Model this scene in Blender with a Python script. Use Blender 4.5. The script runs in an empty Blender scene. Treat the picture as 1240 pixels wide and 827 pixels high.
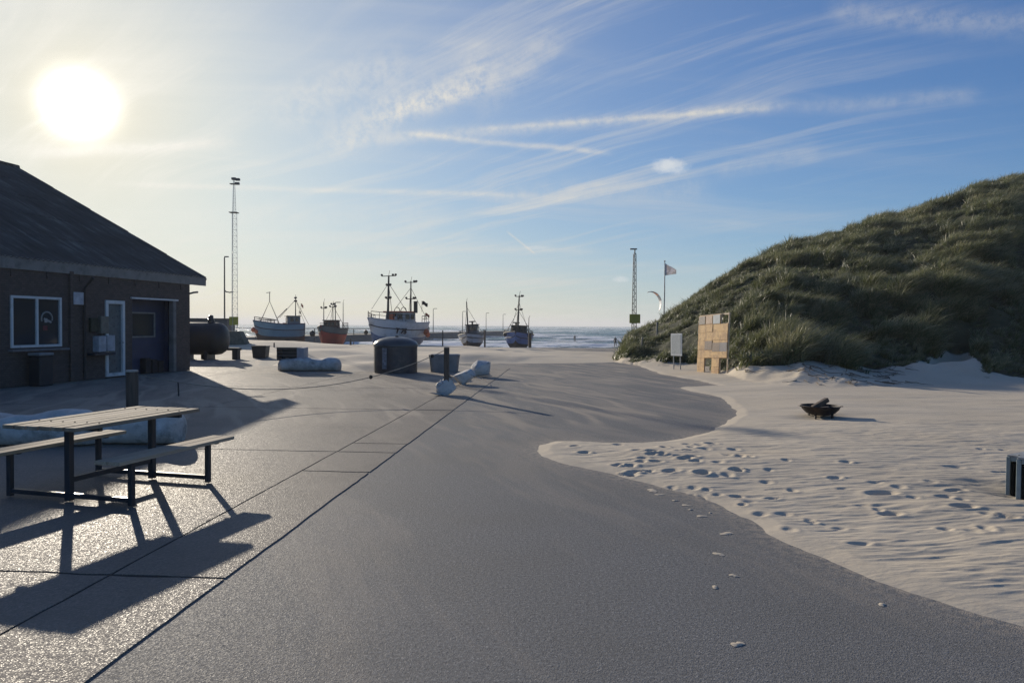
import bpy, math, random
import numpy as np
from mathutils import Matrix, Vector
rnd = random.Random(7)
sc = bpy.context.scene
COL = sc.collection
H = 1.75; F = 900.0
PITCH = math.atan(19.5/F); ROLL = 0.0065
# ---------------------------------------------------------------- camera
cam = bpy.data.objects.new("camera", bpy.data.cameras.new("camera")); COL.objects.link(cam)
cam.data.sensor_width = 36; cam.data.lens = F/1240*36
cam.data.clip_start = 0.1; cam.data.clip_end = 30000
CM = Matrix.Translation((0, 0, H)) @ Matrix.Rotation(math.pi/2-PITCH, 4, 'X') @ Matrix.Rotation(ROLL, 4, 'Z')
cam.matrix_world = CM
sc.camera = cam
R3 = CM.to_3x3()
def ray(px, py):
    return (R3 @ Vector(((px-620)/F, (413.5-py)/F, -1))).normalized()
def G(px, py, z=0.0):
    d = ray(px, py); t = (z-H)/d.z
    return Vector((0, 0, H)) + d*t
def at(px, py, Y):
    d = ray(px, py)
    return Vector((0, 0, H)) + d*(Y/d.y)
SUN = ray(95, 127)
SUN_EL = math.asin(SUN.z); SUN_AZ = math.atan2(SUN.x, SUN.y)   # azimuth from +Y toward +X

# ---------------------------------------------------------------- numpy noise
def _hash(ix, iy, s):
    n = (ix.astype(np.int64)*374761393 + iy.astype(np.int64)*668265263 + s*1442695041) & 0xffffffff
    n = ((n ^ (n >> 13))*1274126177) & 0xffffffff
    n = n ^ (n >> 16)
    return (n & 0xffffff)/float(0xffffff)
def vnoise(x, y, s=0):
    x = np.asarray(x, float); y = np.asarray(y, float)
    ix = np.floor(x); iy = np.floor(y); fx = x-ix; fy = y-iy
    fx = fx*fx*(3-2*fx); fy = fy*fy*(3-2*fy)
    a = _hash(ix, iy, s); b = _hash(ix+1, iy, s); c = _hash(ix, iy+1, s); d = _hash(ix+1, iy+1, s)
    return (a*(1-fx)+b*fx)*(1-fy)+(c*(1-fx)+d*fx)*fy*1.0
def fbm(x, y, o=4, s=0):
    r = 0; a = .5
    for i in range(o):
        r = r+a*vnoise(x, y, s+i*17); x = np.asarray(x)*2.03+3.1; y = np.asarray(y)*2.03+7.7; a *= .5
    return r/(1-.5**o)
def sstep(a, b, x):
    t = np.clip((np.asarray(x, float)-a)/(b-a), 0, 1); return t*t*(3-2*t)

# ---------------------------------------------------------------- materials
class NT:
    def __init__(s, tree): s.t = tree; s.n = tree.nodes; s.l = tree.links
    def add(s, typ, **kw):
        n = s.n.new(typ)
        for k, v in kw.items(): setattr(n, k, v)
        return n
    def put(s, sock, v):
        if isinstance(v, bpy.types.NodeSocket): s.l.new(v, sock)
        elif v is not None:
            try: sock.default_value = v
            except Exception: sock.default_value = tuple(v)+(1,) if len(v) == 3 else v
    def m(s, op, a, b=None, c=None, clamp=False):
        n = s.add('ShaderNodeMath', operation=op, use_clamp=clamp)
        s.put(n.inputs[0], a)
        if b is not None: s.put(n.inputs[1], b)
        if c is not None: s.put(n.inputs[2], c)
        return n.outputs[0]
    def vm(s, op, a, b=None):
        n = s.add('ShaderNodeVectorMath', operation=op); s.put(n.inputs[0], a)
        if b is not None: s.put(n.inputs[1], b)
        return n.outputs['Value'] if op in ('DOT_PRODUCT', 'LENGTH', 'DISTANCE') else n.outputs[0]
    def mix(s, f, a, b, mode='MIX'):
        n = s.add('ShaderNodeMix', data_type='RGBA', blend_type=mode)
        s.put(n.inputs['Factor'], f); s.put(n.inputs[6], a if not (isinstance(a, tuple) and len(a) == 3) else a+(1,))
        s.put(n.inputs[7], b if not (isinstance(b, tuple) and len(b) == 3) else b+(1,))
        return n.outputs[2]
    def ramp(s, v, stops, interp='LINEAR'):
        n = s.add('ShaderNodeValToRGB'); cr = n.color_ramp; cr.interpolation = interp
        while len(cr.elements) < len(stops): cr.elements.new(.5)
        for e, (p, c) in zip(cr.elements, stops):
            e.position = p; e.color = (c, c, c, 1) if not isinstance(c, tuple) else (c+(1,))[:4]
        s.put(n.inputs[0], v); return n.outputs[0]
    def sm(s, v, a, b):
        n = s.add('ShaderNodeMapRange', interpolation_type='SMOOTHSTEP')
        s.put(n.inputs[0], v); n.inputs[1].default_value = a; n.inputs[2].default_value = b
        return n.outputs[0]
    def noise(s, vec, scale, detail=3, rough=.5, dist=0):
        n = s.add('ShaderNodeTexNoise'); s.put(n.inputs['Vector'], vec)
        n.inputs['Scale'].default_value = scale; n.inputs['Detail'].default_value = detail
        n.inputs['Roughness'].default_value = rough; n.inputs['Distortion'].default_value = dist
        return n.outputs['Fac']
    def mapping(s, vec, rot=(0, 0, 0), scale=(1, 1, 1), loc=(0, 0, 0)):
        n = s.add('ShaderNodeMapping'); s.put(n.inputs[0], vec)
        n.inputs['Rotation'].default_value = rot; n.inputs['Scale'].default_value = scale; n.inputs['Location'].default_value = loc
        return n.outputs[0]
    def bump(s, h, strength=.3, dist=.01, normal=None):
        n = s.add('ShaderNodeBump'); n.inputs['Strength'].default_value = strength; n.inputs['Distance'].default_value = dist
        s.put(n.inputs['Height'], h)
        if normal is not None: s.put(n.inputs['Normal'], normal)
        return n.outputs[0]
def newmat(name):
    m = bpy.data.materials.new(name); m.use_nodes = True
    nt = NT(m.node_tree); nt.n.clear()
    out = nt.add('ShaderNodeOutputMaterial'); b = nt.add('ShaderNodeBsdfPrincipled')
    nt.l.new(b.outputs[0], out.inputs[0])
    nt.b = b; nt.out = out
    tc = nt.add('ShaderNodeTexCoord'); geo = nt.add('ShaderNodeNewGeometry')
    nt.obj = tc.outputs['Object']; nt.pos = geo.outputs['Position']
    return m, nt
MATS = {}
def pm(name, col, rough=.6, metal=0., var=.25, scale=6, bump=.15, bscale=40, stretch=(1, 1, 1), spec=.5, dirt=None):
    """painted / plain surface with uneven tone, fine relief and optional dirt colour"""
    if name in MATS: return MATS[name]
    m, nt = newmat(name)
    v = nt.mapping(nt.obj, scale=stretch)
    n = nt.noise(v, scale, 5, .6)
    dark = tuple(c*(1-var) for c in col); lite = tuple(min(1, c*(1+var)) for c in col)
    c = nt.ramp(n, [(.3, dark), (.7, lite)])
    if dirt:
        n2 = nt.noise(v, scale*.6, 6, .7)
        c = nt.mix(nt.sm(n2, .48, .72), c, dirt)
    nt.put(nt.b.inputs['Base Color'], c)
    nt.put(nt.b.inputs['Roughness'], nt.ramp(nt.noise(v, scale*2, 3), [(.3, max(0, rough-.1)), (.7, min(1, rough+.1))]))
    nt.b.inputs['Metallic'].default_value = metal
    nt.b.inputs['Specular IOR Level'].default_value = spec
    if bump: nt.put(nt.b.inputs['Normal'], nt.bump(nt.noise(v, bscale, 4), bump, .01))
    MATS[name] = m; return m

# ---------------------------------------------------------------- mesh builder
class MB:
    def __init__(s): s.v = []; s.f = []; s.mi = []; s.m = 0
    def _add(s, vs, fs, M=None):
        o = len(s.v)
        s.v += [tuple(M @ Vector(p)) for p in vs] if M is not None else [tuple(p) for p in vs]
        for f in fs: s.f.append([i+o for i in f]); s.mi.append(s.m)
        return s
    def box(s, c, d, M=None, rz=0):
        x, y, z = d[0]/2, d[1]/2, d[2]/2
        vs = [(-x, -y, -z), (x, -y, -z), (x, y, -z), (-x, y, -z), (-x, -y, z), (x, -y, z), (x, y, z), (-x, y, z)]
        T = Matrix.Translation(c) @ Matrix.Rotation(rz, 4, 'Z')
        if M is not None: T = M @ T
        return s._add(vs, [(0, 3, 2, 1), (4, 5, 6, 7), (0, 1, 5, 4), (1, 2, 6, 5), (2, 3, 7, 6), (3, 0, 4, 7)], T)
    def bar(s, a, b, w, h=None, up=(0, 0, 1)):
        """square-section bar from a to b"""
        a = Vector(a); b = Vector(b); h = h or w
        d = (b-a); L = d.length; d.normalize()
        u = Vector(up)
        if abs(d.dot(u)) > .98: u = Vector((1, 0, 0))
        sx = d.cross(u).normalized(); sz = sx.cross(d).normalized()
        M = Matrix((sx, d, sz)).transposed().to_4x4(); M.translation = (a+b)/2
        return s.box((0, 0, 0), (w, L, h), M)
    def tube(s, pts, r, seg=8, cap=True):
        pts = [Vector(p) for p in pts]; n = len(pts)
        rs = r if isinstance(r, (list, tuple)) else [r]*n
        vs = []; fs = []; prev = None
        for i, p in enumerate(pts):
            d = (pts[min(i+1, n-1)]-pts[max(i-1, 0)]).normalized()
            if prev is None:
                u = Vector((0, 0, 1)) if abs(d.z) < .9 else Vector((1, 0, 0))
                a = d.cross(u).normalized()
            else:
                a = (prev-d*prev.dot(d)).normalized()
            prev = a; b = d.cross(a)
            for k in range(seg):
                t = 2*math.pi*k/seg
                vs.append(p+(a*math.cos(t)+b*math.sin(t))*rs[i])
        for i in range(n-1):
            for k in range(seg):
                k2 = (k+1) % seg
                fs.append((i*seg+k, i*seg+k2, (i+1)*seg+k2, (i+1)*seg+k))
        if cap: fs.append(tuple(range(seg))[::-1]); fs.append(tuple((n-1)*seg+k for k in range(seg)))
        return s._add(vs, fs)
    def lathe(s, prof, seg=24, M=None, close=True, fn=None):
        vs = []; fs = []
        for r, z in prof:
            for k in range(seg):
                t = 2*math.pi*k/seg; q = fn(t, z) if fn else 1
                vs.append((r*q*math.cos(t), r*q*math.sin(t), z))
        for i in range(len(prof)-1):
            for k in range(seg):
                k2 = (k+1) % seg
                fs.append((i*seg+k, i*seg+k2, (i+1)*seg+k2, (i+1)*seg+k))
        if close:
            fs.append(tuple(range(seg))[::-1]); fs.append(tuple((len(prof)-1)*seg+k for k in range(seg)))
        return s._add(vs, fs, M)
    def loft(s, rings, cap=True, closed=True):
        n = len(rings[0]); vs = [p for r in rings for p in r]; fs = []
        for i in range(len(rings)-1):
            for k in range(n if closed else n-1):
                k2 = (k+1) % n
                fs.append((i*n+k, i*n+k2, (i+1)*n+k2, (i+1)*n+k))
        if cap and closed:
            fs.append(tuple(range(n))[::-1]); fs.append(tuple((len(rings)-1)*n+k for k in range(n)))
        return s._add(vs, fs)
    def poly(s, pts): return s._add(pts, [tuple(range(len(pts)))])
    def build(s, name, mat, parent=None, smooth=False, bevel=0, bseg=1, solid=0, sub=0, loc=None):
        me = bpy.data.meshes.new(name); me.from_pydata(s.v, [], s.f)
        mats = mat if isinstance(mat, (list, tuple)) else [mat]
        for mm in mats: me.materials.append(mm)
        if len(mats) > 1: me.polygons.foreach_set('material_index', s.mi)
        if smooth: me.polygons.foreach_set('use_smooth', [True]*len(me.polygons))
        me.update()
        o = bpy.data.objects.new(name, me); COL.objects.link(o)
        if solid:
            k = o.modifiers.new('s', 'SOLIDIFY'); k.thickness = solid; k.offset = 0
        if bevel:
            k = o.modifiers.new('b', 'BEVEL'); k.width = bevel; k.segments = bseg; k.limit_method = 'ANGLE'; k.angle_limit = math.radians(40)
        if sub:
            k = o.modifiers.new('u', 'SUBSURF'); k.levels = sub; k.render_levels = sub
        if smooth:
            try: me.set_sharp_from_angle(angle=math.radians(45))
            except Exception: pass
        if parent is not None: o.parent = parent
        if loc is not None: o.location = loc
        return o
def tag(o, label, cat, group=None):
    o['label'] = label; o['category'] = cat
    if group: o['group'] = group
    return o
def setting(o, kind='structure'): o['kind'] = kind; return o
def thing(name, label, cat, loc=(0, 0, 0), rz=0, group=None):
    o = bpy.data.objects.new(name, None); COL.objects.link(o); o.empty_display_size = .2
    o.location = loc; o.rotation_euler = (0, 0, rz)
    return tag(o, label, cat, group)
def copy_tree(o, parent=None):
    c = o.copy(); COL.objects.link(c)
    if parent is not None: c.parent = parent; c.matrix_parent_inverse = o.matrix_parent_inverse.copy()
    for ch in list(o.children): copy_tree(ch, c)
    return c
def text_mesh(body, size, name, mat, parent, M, depth=.01):
    cu = bpy.data.curves.new(name, 'FONT'); cu.body = body; cu.size = size; cu.extrude = depth/2; cu.align_x = 'CENTER'; cu.align_y = 'CENTER'
    t = bpy.data.objects.new(name+'_src', cu); COL.objects.link(t)
    dg = bpy.context.evaluated_depsgraph_get(); me = bpy.data.meshes.new_from_object(t.evaluated_get(dg)); bpy.data.objects.remove(t)
    me.name = name; me.transform(M); me.materials.clear(); me.materials.append(mat)
    o = bpy.data.objects.new(name, me); COL.objects.link(o); o.parent = parent; return o
# ---------------------------------------------------------------- sky and sun
EXPOSURE = .3
def build_world():
    w = bpy.data.worlds.new("World"); sc.world = w; w.use_nodes = True
    nt = NT(w.node_tree); nt.n.clear()
    out = nt.add('ShaderNodeOutputWorld'); bg = nt.add('ShaderNodeBackground'); nt.l.new(bg.outputs[0], out.inputs[0])
    sky = nt.add('ShaderNodeTexSky', sky_type='NISHITA'); sky.sun_disc = False
    sky.sun_elevation = SUN_EL; sky.sun_rotation = SUN_AZ; sky.altitude = 0; sky.air_density = 1.0; sky.dust_density = .5; sky.ozone_density = 2.2
    tc = nt.add('ShaderNodeTexCoord'); D = nt.vm('NORMALIZE', tc.outputs['Generated'])
    sep = nt.add('ShaderNodeSeparateXYZ'); nt.l.new(D, sep.inputs[0]); x, y, z = sep.outputs
    base = nt.mix(1.0, sky.outputs[0], (SKY_MUL,)*3, 'MULTIPLY')
    base = nt.mix(1.0, base, SKY_TINT, 'MULTIPLY')
    # the eye of a real lens rolls bright sky off softly: c -> L(1-exp(-c/L)) per channel
    nb = nt.vm('MULTIPLY', base, (-1/ROLLOFF,)*3); sp = nt.add('ShaderNodeSeparateXYZ'); nt.l.new(nb, sp.inputs[0]); cb = nt.add('ShaderNodeCombineXYZ')
    for i in range(3): nt.put(cb.inputs[i], nt.m('MULTIPLY', nt.m('SUBTRACT', 1, nt.m('EXPONENT', sp.outputs[i])), (ROLLOFF, ROLLOFF*.99, ROLLOFF*1.0)[i]))
    base = cb.outputs[0]
    # angle from sun (radians)
    ca = nt.vm('DOT_PRODUCT', D, tuple(SUN))
    ang = nt.m('ARCCOSINE', nt.m('MINIMUM', ca, 1.0))
    def gexp(k): return nt.m('EXPONENT', nt.m('MULTIPLY', ang, -1.0/k))
    base = nt.mix(nt.m('MULTIPLY', gexp(.30), 1.0, clamp=True), base, (6.3, 5.75, 4.5))
    # thin cirrus: projected on a high plane, streaky
    zc = nt.m('ADD', nt.m('MAXIMUM', z, 0.0), .13)
    P = nt.add('ShaderNodeCombineXYZ'); nt.put(P.inputs[0], nt.m('DIVIDE', x, zc)); nt.put(P.inputs[1], nt.m('DIVIDE', y, zc)); P = P.outputs[0]
    w1 = nt.add('ShaderNodeTexNoise'); nt.put(w1.inputs['Vector'], P); w1.inputs['Scale'].default_value = .8; w1.inputs['Detail'].default_value = 2
    P2 = nt.vm('ADD', P, nt.vm('MULTIPLY', nt.vm('SUBTRACT', w1.outputs['Color'], (.5, .5, .5)), (.45, .45, 0)))
    c1 = nt.noise(nt.mapping(nt.mapping(P2, rot=(0, 0, math.radians(CIR_ROT))), scale=(.34, 3.4, 1), loc=(3.1, .4, 0)), 1.4, 6, .68)
    c2 = nt.noise(nt.mapping(nt.mapping(P2, rot=(0, 0, math.radians(-8))), scale=(.22, 1.1, 1), loc=(.4, 5.2, 0)), 1.3, 5, .6)
    c3 = nt.noise(P, .45, 3, .5)
    patch = nt.sm(c3, .38, .62)
    cir = nt.m('MULTIPLY', nt.sm(c1, .45, .68), nt.m('ADD', nt.m('MULTIPLY', patch, .62), .06))
    cir = nt.m('ADD', cir, nt.m('MULTIPLY', nt.sm(c2, .46, .72), .42))
    # fewer clouds on the far right, more toward the sun
    side = nt.sm(ca, .35, .95)
    cir = nt.m('MULTIPLY', cir, nt.m('ADD', nt.m('MULTIPLY', side, .86), .0))
    # contrails: thin bands along great circles between two directions
    ns = nt.noise(D, 9, 3, .6); nf = nt.noise(D, 60, 4, .7)
    def trail(p0, p1, wd, amp, soft=.5, wob=.004, fade=.15):
        d0 = ray(*p0); d1 = ray(*p1); n = d0.cross(d1).normalized()
        tdir = n.cross(((d0+d1)/2).normalized()).normalized()
        t = nt.vm('DOT_PRODUCT', D, tuple(tdir)); dist = nt.vm('DOT_PRODUCT', D, tuple(n))
        a = d0.dot(tdir); b = d1.dot(tdir)
        dist = nt.m('ADD', dist, nt.m('MULTIPLY', nt.m('SUBTRACT', ns, .5), wob))
        k = nt.m('DIVIDE', dist, wd)
        prof = nt.m('EXPONENT', nt.m('MULTIPLY', nt.m('MULTIPLY', k, k), -1))
        lo, hi = min(a, b), max(a, b)
        mask = nt.m('MULTIPLY', nt.sm(t, lo, lo+fade*(hi-lo)), nt.m('SUBTRACT', 1, nt.sm(t, hi-fade*(hi-lo), hi)))
        br = nt.m('ADD', nt.m('MULTIPLY', nt.sm(nf, .3, .65), soft), 1-soft)
        return nt.m('MULTIPLY', nt.m('MULTIPLY', prof, mask), nt.m('MULTIPLY', br, amp))
    T = [trail((380, 176), (1010, 124), .0075, .42, .6, .008), trail((560, 158), (960, 130), .003, .3, .4, .004),
         trail((470, 160), (750, 187), .0035, .5, .4, .01), trail((30, 188), (300, 172), .006, .45, .5, .006),
         trail((100, 222), (680, 238), .0035, .42, .4, .003), trail((560, 240), (880, 226), .016, .22, .6, .02),
         trail((960, 130), (1200, 116), .008, .22, .6, .01), trail((990, 12), (1300, 38), .012, .25, .7, .02),
         trail((612, 279), (650, 309), .0013, .5, .2, .001), trail((420, 300), (740, 304), .005, .25, .5, .006),
         trail((180, 262), (560, 262), .016, .2, .6, .02), trail((860, 210), (1000, 182), .012, .16, .6, .012),
         trail((350, 190), (640, 55), .022, .5, .9, .06, .3), trail((300, 150), (520, 60), .02, .35, .95, .06, .3), trail((430, 150), (620, 90), .012, .4, .9, .05, .3), trail((560, 150), (700, 20), .02, .2, .85, .05, .3)]
    for t in T: cir = nt.m('ADD', cir, t)
    cir = nt.m('MINIMUM', cir, .92)
    # small puffs of cumulus
    pn = nt.noise(nt.mapping(D, scale=(1, 1, 1.4)), 38, 5, .62)
    def puff(p, wx, wy, amp):
        d = ray(*p); rt = Vector((d.y, -d.x, 0)).normalized(); up = rt.cross(d)
        a = nt.m('DIVIDE', nt.vm('DOT_PRODUCT', D, tuple(rt)), wx); b = nt.m('DIVIDE', nt.m('SUBTRACT', nt.vm('DOT_PRODUCT', D, tuple(up)), 0), wy)
        r2 = nt.m('ADD', nt.m('MULTIPLY', a, a), nt.m('MULTIPLY', b, b))
        n = pn
        v = nt.m('SUBTRACT', nt.m('ADD', nt.m('MULTIPLY', n, 1.5), .1), r2)
        front = nt.m('GREATER_THAN', nt.vm('DOT_PRODUCT', D, tuple(d)), .9)
        return nt.m('MULTIPLY', nt.m('MULTIPLY', nt.sm(v, .25, 1.0), amp), front)
    pf = nt.m('ADD', puff((812, 201), .042, .017, .75), puff((752, 338), .016, .006, .5))
    pf = nt.m('ADD', pf, puff((655, 300), .03, .004, .2))
    # pale marine air low over the horizon
    low = nt.m('EXPONENT', nt.m('MULTIPLY', nt.m('MAXIMUM', z, 0.0), -1/.07))
    lowc = nt.mix(nt.sm(ca, .55, .98), HAZE_FAR, HAZE_SUN)
    col = nt.mix(nt.m('MULTIPLY', low, LOW_AMT), base, lowc)
    # cloud brightness rises toward the sun (forward scattering in ice)
    cl = nt.m('ADD', nt.m('MULTIPLY', gexp(.35), CL_SUN), CL_BASE)
    clc = nt.add('ShaderNodeCombineXYZ'); nt.put(clc.inputs[0], nt.m('MULTIPLY', cl, 1.0)); nt.put(clc.inputs[1], nt.m('MULTIPLY', cl, .97)); nt.put(clc.inputs[2], nt.m('MULTIPLY', cl, .90))
    col = nt.mix(cir, col, clc.outputs[0])
    col = nt.mix(pf, col, PUFF)
    # aureole round the sun seen through thin high cloud
    a2 = nt.m('MULTIPLY', ang, ang)
    core = nt.m('MULTIPLY', nt.m('EXPONENT', nt.m('MULTIPLY', a2, -1/(.0235**2))), CORE)
    halo = nt.m('ADD', nt.m('MULTIPLY', gexp(.07), HALO1), nt.m('MULTIPLY', gexp(.30), HALO2))
    hz = nt.sm(z, -.05, .02)
    g = nt.m('MULTIPLY', nt.m('ADD', core, halo), hz)
    gc = nt.add('ShaderNodeCombineXYZ'); nt.put(gc.inputs[0], g); nt.put(gc.inputs[1], nt.m('MULTIPLY', g, .93)); nt.put(gc.inputs[2], nt.m('MULTIPLY', g, .74))
    col = nt.mix(1.0, col, gc.outputs[0], 'ADD')
    nt.put(bg.inputs[0], col); bg.inputs[1].default_value = WSTR
    w.cycles.sampling_method = 'MANUAL'; w.cycles.sample_map_resolution = 1024
WSTR = .1
CIR_ROT = 42
SKY_MUL = .60
SKY_TINT = (.55, 1.08, 1.95)
HAZE_FAR = (4.2, 5.3, 5.7); HAZE_SUN = (6.7, 5.9, 4.2); LOW_AMT = .85; ROLLOFF = 10.
CL_BASE = 5.2; CL_SUN = 2.8
PUFF = (6.0, 6.2, 6.3)
CORE = 45.; HALO1 = 1.6; HALO2 = .4
build_world()
sun = bpy.data.objects.new("sun", bpy.data.lights.new("sun", 'SUN')); COL.objects.link(sun)
sun.data.energy = 4.5; sun.data.angle = math.radians(.5); sun.data.color = (1, .89, .73)
sun.rotation_mode = 'QUATERNION'; sun.rotation_quaternion = SUN.to_track_quat('Z', 'Y')
vs = sc.view_settings; vs.view_transform = 'Standard'; vs.look = 'None'; vs.exposure = EXPOSURE; vs.gamma = 1; vs.use_curve_mapping = False
sc.cycles.use_denoising = True; sc.cycles.denoiser = 'OPENIMAGEDENOISE'; sc.cycles.denoising_prefilter = 'NONE'; sc.cycles.denoising_input_passes = 'RGB_ALBEDO_NORMAL'; sc.cycles.max_bounces = 6; sc.cycles.sample_clamp_indirect = 6
# ================================================================ terrain
def yh(u): return 394+(np.asarray(u)-620)*.0065
U_YC = [-400, 300, 350, 400, 480, 570, 625, 700, 760, 1700]
V_YC = [417, 416.5, 417, 420, 420, 421.5, 424.5, 428, 430, 432]
U_D  = [748, 756, 770, 800, 825, 850, 880, 905, 960, 1020, 1080, 1140, 1190, 1240, 1400, 1700]
TOE  = [439, 440, 442, 445, 446, 449, 457, 463, 472, 474, 472, 470, 468, 466, 462, 460]
GRS  = [437, 438, 440, 443, 444, 447, 451, 448, 439, 441, 448, 436, 432, 440, 436, 436]
RDG  = [430, 412, 400, 380, 361, 343, 324, 307, 281, 265, 251.5, 235, 216, 210, 186, 170]
RD   = [38, 39, 42, 45, 47, 49, 50, 51, 54, 57, 60, 62, 64, 65, 68, 72]
wedge_px = [(752, 432), (775, 444), (800, 453), (845, 461), (870, 467), (820, 469), (838, 474), (868, 480), (884, 490), (888, 503), (878, 514), (858, 522), (835, 528),
            (805, 534), (770, 536), (735, 536), (700, 534), (672, 534), (655, 539), (648, 546), (655, 552), (670, 557), (700, 564), (740, 574), (800, 591), (840, 602), (872, 613),
            (905, 628), (935, 646), (970, 664), (1005, 681), (1050, 700), (1100, 718), (1170, 738), (1240, 758), (1500, 840)]
wedge = [G(*p).xy for p in wedge_px]+[Vector((30, 0)), Vector((80, 10)), Vector((80, 60)), Vector((8, 60))]
WP = np.array([(p.x, p.y) for p in wedge])
def sd_poly(X, Y, P):
    d = np.full(X.shape, 1e9); inside = np.zeros(X.shape, bool); n = len(P)
    for i in range(n):
        a = P[i]; b = P[(i+1) % n]; ex, ey = b-a; wx = X-a[0]; wy = Y-a[1]
        t = np.clip((wx*ex+wy*ey)/(ex*ex+ey*ey), 0, 1)
        d = np.minimum(d, (wx-ex*t)**2+(wy-ey*t)**2)
        c = ((a[1] > Y) != (b[1] > Y)) & (X < (b[0]-a[0])*(Y-a[1])/(b[1]-a[1]+1e-12)+a[0])
        inside ^= c
    d = np.sqrt(d); return np.where(inside, d, -d)
PAVE_U = [-400, 120, 250, 300, 380, 450, 560, 600, 680, 748, 800, 1700]
PAVE_Y = [427, 429, 430, 431, 434, 441, 441, 437, 433, 434, 440, 440]
# footprints / hollows in the soft sand, from the trampled strip of the photo: (px, py, across m, along m, depth)
pr = random.Random(3)
pits = [(1068, 608, .20, .17, .075), (1078, 631, .13, .14, .06), (1167, 627, .15, .14, .06), (1024, 571, .1, .12, .04), (1160, 604, .12, .1, .04),
        (1143, 613, .12, .12, .04), (1218, 641, .13, .12, .05), (1012, 588, .1, .1, .04), (1041, 663, .13, .08, .03), (1210, 582, .1, .1, .03), (1155, 575, .16, .16, .03),
        (812, 575, .15, .16, .07), (830, 562, .13, .16, .06), (795, 564, .12, .14, .05), (772, 551, .12, .12, .05), (790, 553, .12, .14, .05), (707, 550, .12, .14, .05), (696, 543, .10, .12, .04)]
for i in range(42):
    pits.append((pr.uniform(738, 900), pr.uniform(541, 582), pr.uniform(.07, .12), pr.uniform(.10, .18), pr.uniform(.03, .06)))
for i in range(36):
    pits.append((pr.uniform(860, 1240), pr.uniform(548, 660), pr.uniform(.06, .11), pr.uniform(.08, .15), pr.uniform(.015, .035)))
for i in range(12):
    pits.append((pr.uniform(760, 860), pr.uniform(590, 604), pr.uniform(.06, .1), pr.uniform(.08, .15), pr.uniform(.015, .03)))
mounds = [(430, 441, 2.2, 2.6, .42), (392, 432, 2.6, 2.0, .30), (470, 447, 2.0, 1.3, .22), (330, 421, 4.0, 4.0, .35), (520, 446, 1.8, 1.6, .22), (600, 434, 3.5, 3.0, .12),
          (290, 418, 4, 5, .3), (560, 436, 2.5, 2, .15), (660, 436, 4, 3, .1)]
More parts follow.
